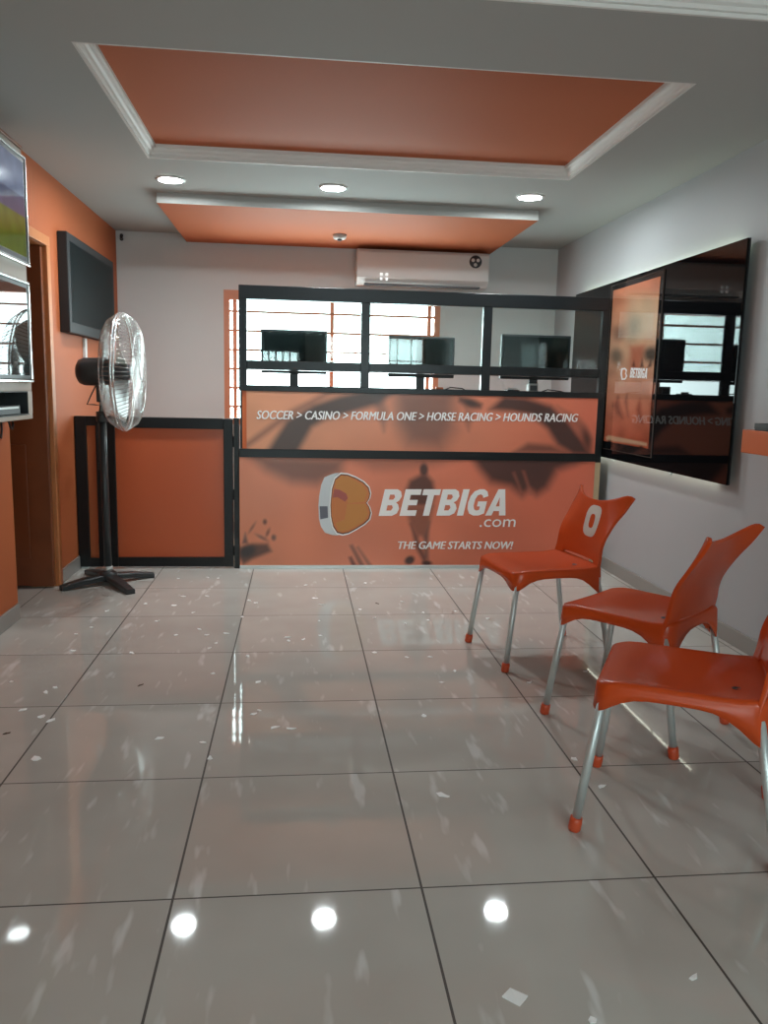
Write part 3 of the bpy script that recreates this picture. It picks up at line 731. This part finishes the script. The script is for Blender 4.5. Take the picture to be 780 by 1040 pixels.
b.lathe([(0, .022), (.055, .022), (.055, .065), (.032, .085), (0, .085)], (FX, FY, 0), (0, 0, 1), 24)
b.build('cross_base', M['fan_black'], fan)
MB().lathe([(.0, .08), (.026, .08), (.026, .11), (0, .11)], (FX, FY, 0), (0, 0, 1), 20).build('pole_socket', M['alu'], fan)
MB().tube([(FX, FY, .10), (FX - .008, FY, 1.00)], .0225, 18).build('pole', M['fan_black'], fan)
MB().tube([(FX - .008, FY, .985), (FX - .008, FY, 1.045)], .034, 18).tube([(FX + .02, FY - .02, 1.015), (FX + .05, FY - .045, 1.015)], .010, 10).build('height_collar', M['fan_black'], fan)
MB().tube([(FX - .008, FY, 1.04), (FX - .010, FY, 1.19)], .0135, 14).build('inner_pole', M['alu'], fan)
mc = C - ax * .10
MB().box(-.022, .022, -.03, .03, -.075, .075, .006, mtx=Matrix.Translation(Vector((FX - .01, FY, 1.175)))).build('tilt_bracket', M['fan_black'], fan)
MB().lathe([(0, -.165), (.04, -.165), (.068, -.150), (.080, -.12), (.082, -.03), (.076, .02), (.05, .035), (0, .035)], C - ax * .10, ax, 28).build('motor_housing', M['fan_black'], fan)
MB().lathe([(0, .07), (.045, .068), (.05, .05), (.05, -.03), (0, -.03)], C - ax * .03, ax, 22).build('blade_hub', M['dark_grey'], fan)
u = Vector((0, 0, 1)); v = ax.cross(u).normalized()
for k in range(3):
    a0 = k * 2 * PI / 3 + .5; bl = MB(); rows = []
    for i in range(9):
        r = .045 + (.30 - .045) * i / 8; half = .16 + .42 * math.sin(PI * (i + 1) / 10)
        row = []
        for j in range(7):
            tt = (j / 6 - .5) * 2; a = a0 + tt * half * .85; tw = tt * .035 * (1 - .3 * i / 8)
            row.append(bl.bm.verts.new(C + ax * (-.005 + tw) + (u * math.cos(a) + v * math.sin(a)) * r))
        rows.append(row)
    for A, B in zip(rows, rows[1:]):
        for j in range(6): bl.bm.faces.new((A[j], A[j + 1], B[j + 1], B[j])).smooth = True
    ob = bl.build('blade', M['alu'], fan); md = ob.modifiers.new('thick', 'SOLIDIFY'); md.thickness = .002
def guard(name, sgn, depth):
    g_ = MB(); nw = 84
    prof = []
    for i in range(9):
        f = i / 8; r = .045 + (RAD - .045) * f
        h = depth * (1 - max(0, (f - .70) / .30) ** 2.4) * (1 - .10 * f)
        prof.append((r, h + .012))
    prof.append((RAD, .006))
    for k in range(nw):
        a = 2 * PI * k / nw; d_ = u * math.cos(a) + v * math.sin(a)
        g_.tube([C + ax * (sgn * h) + d_ * r for r, h in prof], .0016, 4, cap=False)
    for r, h, rad in ((RAD, .008, .0048), (prof[5][0], prof[5][1], .002), (prof[2][0], prof[2][1], .002), (.045, prof[0][1], .0025)):
        g_.tube([C + ax * (sgn * h) + (u * math.cos(2 * PI * k / 48) + v * math.sin(2 * PI * k / 48)) * r for k in range(48)], rad, 6, closed=True)
    return g_.build(name, M['chrome'], fan)
gf = guard('front_guard', 1, .085); guard('rear_guard', -1, .085)
MB().lathe([(0, .010), (.040, .007), (.048, 0), (.048, -.006), (0, -.006)], C + ax * .097, ax, 26).build('centre_badge', M['white_plastic'], gf)
MB().tube([C - ax * .16 + Vector((0, 0, -.08)), C - ax * .19 + Vector((0, 0, -.14)), C - ax * .21 + Vector((0, -.01, -.19)), Vector((FX - .05, FY - .01, 1.085)), Vector((FX - .012, FY - .016, 1.08)), Vector((FX - .034, FY - .02, .95)), Vector((FX - .03, FY - .022, .7))], .004, 8).build('power_cord', M['cable'], fan)
MB().tube([C - ax * .14 + Vector((0, 0, -.075)), C - ax * .14 + Vector((0, 0, -.098))], .009, 10).build('swing_knob', M['fan_black'], fan)

# ------------------------------------------------------------------ black glass wall panel with lights, poster
PX = 2.10; PY0, PY1, PZ0, PZ1 = 3.70, 6.06, .782, 1.957
wp = thing('wall_panel', 'large glossy black glass panel glowing at its edges on the right wall', 'wall panel', (PX, 4.9, PZ0))
MB().box(PX, PX + .012, PY0, PY1, PZ0, PZ1, .002).build('glass_face', M['panel_glass'], wp)
MB().box(PX + .012, PX + .018, PY0, PY1, PZ0, PZ1).build('backing_board', M['black_plastic'], wp)
b = MB()
for yy in (PY0 + .25, 4.9, PY1 - .25):
    b.box(PX + .018, XR, yy - .03, yy + .03, PZ0 + .2, PZ0 + .26).box(PX + .018, XR, yy - .03, yy + .03, PZ1 - .26, PZ1 - .2)
b.build('wall_bracket', M['black'], wp)
MB().box(PX + .020, PX + .030, PY0 + .15, PY1 - .05, PZ0 + .002, PZ0 + .007).build('light_strip', M['led_dim'], wp)
MB().box(PX + .020, PX + .030, PY0 + .12, PY1 - .05, PZ1 - .024, PZ1 - .012).build('light_strip', M['led'], wp)
b = MB()
for yy in (4.3, 5.15): b.lathe([(0, 0), (.012, 0), (.012, .012), (0, .012)], (PX + .006, yy, PZ0 - .012), (0, 0, 1), 12)
b.build('clip', M['alu'], wp)

po = thing('poster', 'tall orange BETBIGA poster in a clear sleeve on the black wall panel', 'poster', (PX, 4.95, .85))
QY0, QY1, QZ0, QZ1 = 4.555, 5.345, .845, 1.93
def poster_base(P):
    z = np.clip((P[:, 1] - 275) / 180, 0, 1)[:, None]
    c1, c2, c3 = [np.array(s2l([k / 255 for k in c])) for c in ((240, 134, 90), (236, 182, 146), (220, 96, 60))]
    a_ = np.where(z < .45, c1 + (c2 - c1) * (z / .45), c2 + (c3 - c2) * ((z - .45) / .55))
    return .70 * a_ * (.82 + .36 * vnoise(P, 9, 11)[:, None])
G1 = (70, 78, 70); G2 = (120, 120, 104); RD = (110, 40, 26)
po_shapes = [  # the pale patch at the start paints in the window's reflected haze
    ([(640, 300), (672, 300), (668, 340), (636, 345)], (196, 182, 150), .55, 10), (('e', 643, 332, 7, 13, 0), G2, .7, 7), (('e', 629, 338, 6, 8, .4), DK2, .6, 5),
    (('e', 662, 360, 9, 8, 0), (52, 54, 50), .9, 5), (('e', 626, 362, 6, 8, 0), G1, .75, 5), ([(640, 352), (655, 350), (650, 378), (640, 376)], (176, 84, 58), .7, 4),
    ([(644, 366), (642, 372), (645, 373)], DK, .8, 1.5), ([(652, 364), (650, 373), (654, 373)], DK, .8, 1.5), ([(661, 366), (657, 374), (662, 372)], DK, .8, 1.5),
    ([(622, 412), (628, 402), (632, 425), (626, 420)], DK, .7, 3), ([(634, 408), (637, 400), (638, 424)], DK2, .7, 2.5), ([(646, 416), (650, 404), (653, 430), (648, 428)], RD, .8, 3), ([(660, 410), (664, 406), (660, 432)], RD, .7, 3),
    ([(629, 372), (633, 372), (634, 392), (628, 393)], (210, 160, 130), .7, 2), ([(640, 386), (658, 386), (656, 408), (640, 404)], (200, 130, 100), .5, 5),
    ([(615, 444), (618, 442), (657, 450), (657, 453), (616, 447)], (214, 176, 140), .95, 1.2),
    (('e', 619, 450, 2.5, 3, 0), (40, 16, 14), .9, 1.4), (('e', 651, 456, 3, 3, 0), (40, 16, 14), .9, 1.4), ([(612, 455), (660, 463), (660, 470), (610, 461)], RD, .5, 3),
]
pp = print_sheet('printed_sheet', M['poster_print'], po, [(PX - .003, QY1 - .035, QZ0 + .05), (PX - .003, QY0 + .05, QZ0 + .05), (PX - .003, QY0 + .05, QZ1 - .03), (PX - .003, QY1 - .035, QZ1 - .03)], 120, 170, sheet_colour(poster_base, po_shapes), (.002, 0, 0))
MB().box(PX - .006, PX - .0045, QY0, QY1, QZ0, QZ1).build('clear_sleeve', M['film'], po)
b = MB().box(PX - .0075, PX - .0005, QY0 - .002, QY0, QZ0 - .002, QZ1 + .002).box(PX - .0075, PX - .0005, QY1, QY1 + .002, QZ0 - .002, QZ1 + .002).box(PX - .0075, PX - .0005, QY0, QY1, QZ0 - .002, QZ0).box(PX - .0075, PX - .0005, QY0, QY1, QZ1, QZ1 + .002)
b.build('sleeve_edge', mat('sleeve_edge_plastic', (.10, .07, .06), .2), po)
a = at(639.5, 383, 0, PX - .0038); c = at(657, 384, 0, PX - .0038); dv = c - a
def big_word_poster():
    bm_ = big_word(pp, (639.5, 383.5), (657.5, 384.5), (640.5, 373.5), 'brand_lettering', M['letters'], 0, PX - .0038, (.0006, 0, 0))
    return bm_
big_word_poster()
pl_ = lambda pts: [tuple(at(x, y, 0, PX - .0033)) for x, y in pts]
MB().prism(pl_([(631, 374), (635, 373.5), (637, 376), (636, 379), (637.2, 382), (635, 385.5), (631.5, 386), (630.2, 380)]), (-.0005, 0, 0)).build('logo', M['letters'], pp)
MB().prism(pl_([(632.4, 375.6), (634.6, 375.2), (635.8, 377), (634.8, 379.4), (635.9, 382), (634.5, 384.2), (632.6, 384.6), (631.9, 380)]), (-.0008, 0, 0)).build('logo_face', M['logo_orange'], pp)

# ------------------------------------------------------------------ orange ledge on the right wall
SHX = 1.90; q = at(753, 448, 0, SHX)
sh = thing('wall_ledge', 'orange writing ledge on the right wall at the picture edge', 'shelf', (2.0, 2.5, .96))
sy1 = float(q[1]); zt = float(at(753, 436, 1, sy1)[2]); zb = float(at(753, 459.5, 1, sy1)[2])
MB().box(SHX, XR, 1.6, sy1, zb, zt, .004).build('ledge_board', M['shelf'], sh)
for yy in (1.9, sy1 - .25): MB().prism([(XR, yy, zb - .0), (SHX + .08, yy, zb), (XR, yy, zb - .10)], (0, .02, 0)).build('bracket', M['black'], sh)
t = thing('tray', 'dark teal flat tray lying on the orange ledge', 'tray', (2.0, sy1 - .25, zt))
MB().box(SHX + .005, SHX + .175, sy1 - .40, sy1 - .08, zt, zt + .008, .003).build('tray_base', M['teal'], t)
b = MB().box(SHX + .005, SHX + .015, sy1 - .40, sy1 - .08, zt + .008, zt + .03).box(SHX + .165, SHX + .175, sy1 - .40, sy1 - .08, zt + .008, zt + .03).box(SHX + .015, SHX + .165, sy1 - .40, sy1 - .39, zt + .008, zt + .03).box(SHX + .015, SHX + .165, sy1 - .09, sy1 - .08, zt + .008, zt + .03)
b.build('tray_rim', M['teal'], t)

# ------------------------------------------------------------------ chairs (local: seat faces +Y, origin on the floor)
def rrect(hx_f, hx_r, y0, y1, r, n=8):
    """rounded outline, front edge at y1 (half width hx_f), rear at y0 (hx_r); returns list of (x, y)"""
    pts = []
    for (cx, cy, a0) in ((hx_f - r, y1 - r, 0), (-(hx_f - r), y1 - r, PI / 2), (-(hx_r - r), y0 + r, PI), (hx_r - r, y0 + r, 1.5 * PI)):
        for i in range(n + 1):
            a = a0 + PI / 2 * i / n; pts.append((cx + r * math.cos(a), cy + r * math.sin(a)))
    out = []
    for i in range(len(pts)):
        p, q_ = Vector(pts[i]), Vector(pts[(i + 1) % len(pts)]); L_ = (q_ - p).length; k = max(1, int(L_ / .03))
        for j in range(k): out.append(tuple(p.lerp(q_, j / k)))
    return out
def smooth01(x): x = max(0, min(1, x)); return x * x * (3 - 2 * x)
def make_chair(label):
    t = thing('plastic_chair', label, 'chair', (0, 0, 0), 0, 'orange plastic chairs along the right wall')
    hxf, hxr, y0, y1 = .208, .205, -.205, .238
    per = rrect(hxf, hxr, y0, y1, .045)
    def topz(x, y):
        fy = (y - y0) / (y1 - y0); fx = x / .2
        z = .446 - .020 * (1 - fx * fx) * math.sin(PI * min(1, fy * 1.05)) - .012 * smooth01((fy - .8) / .2) * (1 - .4 * fx * fx)
        return z + .008 * smooth01((.25 - fy) / .25)
    b = MB(); bm = b.bm; cx, cy = 0, (y0 + y1) / 2; rings = []
    for s_ in (.12, .3, .48, .64, .78, .88, .945):
        rings.append([bm.verts.new((cx + (x - cx) * s_, cy + (y - cy) * s_, topz(cx + (x - cx) * s_, cy + (y - cy) * s_))) for x, y in per])
    # rounded shoulder then skirt
    def depth(x, y):
        ex = abs(x) / .207; fy = (y - y0) / (y1 - y0)
        # distance from nearest corner along the outline
        df = math.hypot(abs(x) - hxf, y - y1); dr = math.hypot(abs(x) - hxr, y - y0)
        k = .036 + .050 * math.exp(-(df / .075) ** 2) + .092 * math.exp(-(dr / .082) ** 2)
        return k
    for s_, dz in ((.978, .004), (.995, .013)):
        rings.append([bm.verts.new((cx + (x - cx) * s_, cy + (y - cy) * s_, topz(x * .94, cy + (y - cy) * .94) - dz)) for x, y in per])
    for f_ in (.45, 1.0):
        rings.append([bm.verts.new((cx + (x - cx) * (1 + .022 * f_), cy + (y - cy) * (1 + .016 * f_), topz(x * .94, cy + (y - cy) * .94) - .013 - (depth(x, y) - .013) * f_)) for x, y in per])
    n = len(per)
    c0 = bm.verts.new((cx, cy, topz(cx, cy)))
    for j in range(n): bm.faces.new((c0, rings[0][j], rings[0][(j + 1) % n]))
    for A, B in zip(rings, rings[1:]):
        for j in range(n): bm.faces.new((A[j], B[j], B[(j + 1) % n], A[(j + 1) % n]))
    seat = b.build('seat', M['chair'], t, smooth=True)
    md = seat.modifiers.new('thick', 'SOLIDIFY'); md.thickness = .007; md.offset = -1
    # drain slot near the rear of the seat
    MB().lathe([(0, .0), (.008, .0), (.010, .002), (.012, 0.0005)], (-.085, -.12, topz(-.085, -.12) + .0005), (0, 0, 1), 16).build('drain_hole', M['black_plastic'], seat)
    # backrest
    b = MB(); bm = b.bm; NU, NV = 28, 26; rows = []
    def yb_(z):
        ks = ((.31, -.186), (.42, -.190), (.50, -.194), (.58, -.204), (.66, -.222), (.73, -.246), (.80, -.272))
        for (a, ya_), (c, yc_) in zip(ks, ks[1:]):
            if z <= c or c == .80:
                f = (z - a) / (c - a); return ya_ + (yc_ - ya_) * f
    def wb_(z):
        ks = ((.31, .207), (.42, .203), (.52, .194), (.62, .200), (.72, .220), (.80, .244))
        for (a, ya_), (c, yc_) in zip(ks, ks[1:]):
            if z <= c or c == .80:
                return ya_ + (yc_ - ya_) * smooth01((z - a) / (c - a)) if c != .80 else ya_ + (yc_ - ya_) * (z - a) / (c - a)
    for j in range(NV + 1):
        v_ = j / NV; row = []
        for i in range(NU + 1):
            u_ = i / NU * 2 - 1; au = abs(u_)
            zb_ = .462 - .105 * smooth01((au - .70) / .10)
            zt_ = .726 + .067 * au ** 2.6 - .034 * max(0.0, (au - .80) / .20) ** 2
            z = zb_ + (zt_ - zb_) * v_
            wrap = .022 * au ** 2 - .070 * smooth01((z - .52) / .25) * au ** 3.0
            row.append(bm.verts.new((u_ * wb_(z), yb_(z) + wrap - .012 * smooth01((z - .40) / .1), z)))
        rows.append(row)
    for A, B in zip(rows, rows[1:]):
        for i in range(NU): bm.faces.new((A[i], A[i + 1], B[i + 1], B[i]))
    back = b.build('backrest', M['chair'], t, smooth=True)
    md = back.modifiers.new('thick', 'SOLIDIFY'); md.thickness = .014; md.offset = 0
    md = back.modifiers.new('round', 'BEVEL'); md.width = .004; md.segments = 2; md.limit_method = 'ANGLE'; md.angle_limit = math.radians(50)
    for sx in (-1, 1):
        for (tx, ty, tz, fx, fy) in ((.188, .212, .415, .213, .262), (.190, -.178, .40, .213, -.245)):
            lg = MB().tube([(sx * tx, ty, tz), (sx * fx, fy, .028)], .0125, 14).build('leg', M['alu'], t)
            dx, dy = (fx - tx) / (tz - .028), (fy - ty) / (tz - .028)
            MB().tube([(sx * (fx + dx * .0 - dx * .012), fy - dy * .012, .040), (sx * fx, fy, .028), (sx * (fx + dx * .022), fy + dy * .022, .006), (sx * (fx + dx * .027), fy + dy * .027, .0)], [.0165, .0178, .0178, .015], 16).build('foot_cap', M['chair_cap'], lg)
    return t
def place(front_mid, fwd):
    """origin so that the mid-point of the front feet lies at front_mid; fwd is the facing direction"""
    f = Vector(fwd).normalized(); rz = math.atan2(-f.x, f.y)
    o_ = Vector(front_mid) - f * .262
    return (o_.x, o_.y, 0), rz
ch = make_chair('farthest orange plastic chair, facing left, pale ring mark on its backrest')
loc, rz = place((.875, 3.48), (-.985, -.172)); ch.location = loc; ch.rotation_euler = (0, 0, rz)
loc2, rz2 = place((1.113, 2.947), (-.632, .775)); c2 = dup(ch, loc2, rz2, 'middle orange plastic chair, seen from behind its backrest, between the other two chairs')
loc3, rz3 = place((.885, 2.193), (-.876, .483)); c3 = dup(ch, loc3, rz3, 'nearest orange plastic chair, its backrest cut off by the right picture edge')
# pale ring on the first chair's backrest
bk = [c for c in ch.children if c.name.startswith('backrest')][0]
bm = bmesh.new(); NR = 28; R_ = []
def ringpt(a, k):
    ca, sa = math.cos(a), math.sin(a); e = .62
    x = -.045 + math.copysign(abs(ca) ** e, ca) * .060 * k * (1 if k > .9 else .85); z = .632 + math.copysign(abs(sa) ** e, sa) * .072 * k
    ks = ((.50, -.194), (.58, -.204), (.66, -.222), (.73, -.246), (.80, -.272))
    for (p0, q0), (p1, q1) in zip(ks, ks[1:]):
        if z <= p1: y = q0 + (q1 - q0) * (z - p0) / (p1 - p0); break
    au = abs(x) / .2
    return x, y + .022 * au ** 2 - .070 * smooth01((z - .52) / .25) * au ** 3.0 - .012 + .0085, z
V = [[bm.verts.new(ringpt(2 * PI * k / NR, s_)) for k in range(NR)] for s_ in (1.0, .72, .45)]
for A, B in zip(V, V[1:]):
    for k in range(NR): bm.faces.new((A[k], A[(k + 1) % NR], B[(k + 1) % NR], B[k]))
q_ = MB(); q_.bm.free(); q_.bm = bm
me = bpy.data.meshes.new('ring_mark'); bm.to_mesh(me); bm.free(); me.materials.append(M['sticker'])
rm = bpy.data.objects.new('ring_mark', me); COL.objects.link(rm); rm.parent = bk; rm['label'] = 'pale ring mark'
md = rm.modifiers.new('thick', 'SOLIDIFY'); md.thickness = .002; md.offset = 1

# ------------------------------------------------------------------ paper scraps on the floor
def scrap_mesh(seed, n=6, dark=False, sq=False):
    rs = random.Random(seed); bm = bmesh.new()
    if sq: pts = [(-1, -1.1), (.9, -1.25), (1.05, 1.0), (-.85, 1.2)]
    else: pts = [(math.cos(2 * PI * k / n) * rs.uniform(.55, 1.15), math.sin(2 * PI * k / n) * rs.uniform(.4, 1.05)) for k in range(n)]
    top = [bm.verts.new((x, y, .0009 + (.0 if k % 2 else .0022))) for k, (x, y) in enumerate(pts)]
    c = bm.verts.new((0, 0, .0012)); bt = [bm.verts.new((x, y, .0002)) for x, y in pts]; cb = bm.verts.new((0, 0, .0002)); N_ = len(pts)
    for k in range(N_):
        bm.faces.new((c, top[k], top[(k + 1) % N_])); bm.faces.new((cb, bt[(k + 1) % N_], bt[k])); bm.faces.new((top[k], bt[k], bt[(k + 1) % N_], top[(k + 1) % N_]))
    me = bpy.data.meshes.new('paper_scrap'); bm.to_mesh(me); bm.free(); me.materials.append(M['leaf'] if dark else M['paper']); return me
SM = [scrap_mesh(k + 20, 5 + k % 3) for k in range(6)]; SQ = scrap_mesh(5, sq=True); LF = scrap_mesh(9, 7, dark=True)
def scrap(px, py, size, me, label, group='paper scraps on the floor', name='paper_scrap', cat='paper scrap', asp=.7):
    p = at(px, py, 2, 0.0); o_ = bpy.data.objects.new(name, me); COL.objects.link(o_)
    o_.location = (p[0], p[1], 0.0); o_.rotation_euler = (0, 0, random.uniform(0, 6.28)); o_.scale = (size, size * asp, 1)
    return tag(o_, label, cat, group)
A_ = [(325, 182), (223, 303), (402, 310), (280, 232), (233, 252), (543, 83), (632, 80), (665, 82), (558, 137), (632, 137), (528, 165), (443, 160), (588, 187), (738, 200), (480, 212), (608, 238), (628, 255), (658, 280), (690, 250), (535, 255), (755, 320), (638, 295), (650, 372), (168, 415), (140, 430), (72, 483), (640, 630), (620, 583), (35, 397)]
B_ = [(60, 157), (40, 150), (210, 103), (240, 143), (258, 162), (377, 177), (252, 212), (155, 262), (160, 272), (205, 268), (258, 257), (420, 203), (515, 220), (570, 187), (585, 210), (670, 183), (505, 153), (420, 308), (520, 323), (590, 322), (68, 398), (665, 365), (628, 400), (572, 502), (70, 485), (55, 495), (392, 97), (495 - 0, 628 - 0)][:-1]
small = [(x / 3, 560 + y / 3) for x, y in A_] + [(240 + x / 3, 560 + y / 3) for x, y in B_] + [(538, 693), (595, 682), (495, 628), (583, 771)]
for i, (px, py) in enumerate(small):
    scrap(px, py, random.uniform(.012, .020), SM[i % 6], 'tiny torn scrap of white paper on the tiles in the far half of the floor')
for px, py, sz, me, lb in (
    (523, 1013, .021, SQ, 'square white paper scrap near the bottom of the picture, front of the floor'),
    (450, 808, .021, SM[2], 'white paper scrap alone left of the nearest chair\'s front leg'),
    (704, 993, .015, SM[3], 'torn white scrap at the bottom right of the floor'),
    (602, 1036, .013, SM[4], 'white scrap cut by the bottom picture edge, right of the square scrap'),
    (611, 799, .017, SM[0], 'white scrap between the front legs of the nearest chair'),
    (163, 750, .020, SM[1], 'pale oval scrap in the middle of the left floor tiles'),
    (42, 728, .022, SM[5], 'long pale scrap at the left, upper one of a pair beside the grout line'),
    (51, 732, .020, SM[2], 'pale scrap touching the grout line at left, lower one of a pair'),
    (37, 771, .024, SM[4], 'lavender-white scrap near the left picture edge, below the pair'),
    (279, 739, .019, SM[0], 'pale scrap left of its twin in the middle of the floor'),
    (295, 740, .020, SM[3], 'pale triangular scrap right of its twin in the middle of the floor')):
    scrap(px, py, sz, me, lb)
scrap(143, 696, .018, LF, 'small dry dark leaf on the left tiles below the fan', 'dry leaves on the floor', 'dry_leaf', 'leaf', .35)
scrap(7, 745, .015, LF, 'dark speck of leaf at the left picture edge', 'dry leaves on the floor', 'dry_leaf', 'leaf', .5)
scrap(383, 613, .016, LF, 'dark leaf bit on the tiles before the counter', 'dry leaves on the floor', 'dry_leaf', 'leaf', .4)

# ------------------------------------------------------------------ light: overcast daylight through the windows
w = bpy.data.worlds.new('overcast_sky'); sc.world = w; w.use_nodes = True
bg = w.node_tree.nodes['Background']; bg.inputs['Color'].default_value = (0.84, 0.99, 1.0, 1); bg.inputs['Strength'].default_value = 15.0
def portal(name, x, y, z, sx, sz, rz):
    l = bpy.data.lights.new(name, 'AREA'); l.shape = 'RECTANGLE'; l.size = sx; l.size_y = sz
    l.cycles.is_portal = True
    o_ = bpy.data.objects.new(name, l); COL.objects.link(o_); o_.location = (x, y, z)
    o_.rotation_euler = (PI / 2, 0, rz); return o_
portal('back_window_daylight', (WX0 + WX1) / 2, YB + .12, (WZ0 + WZ1) / 2, WX1 - WX0, WZ1 - WZ0, PI)   # faces -Y
portal('front_window_daylight', (FX0 + FX1) / 2, YF - .12, (FZ0 + FZ1) / 2, FX1 - FX0, FZ1 - FZ0, 0)
portal('front_door_daylight', (EX0 + EX1) / 2, YF - .12, 1.0, EX1 - EX0, 2.0, 0)

sc.view_settings.view_transform = 'Standard'; sc.view_settings.look = 'None'
sc.view_settings.gamma = 1.0; sc.view_settings.use_curve_mapping = False
sc.view_settings.exposure = 0.0
try: sc.cycles.use_denoising = True
except Exception: pass
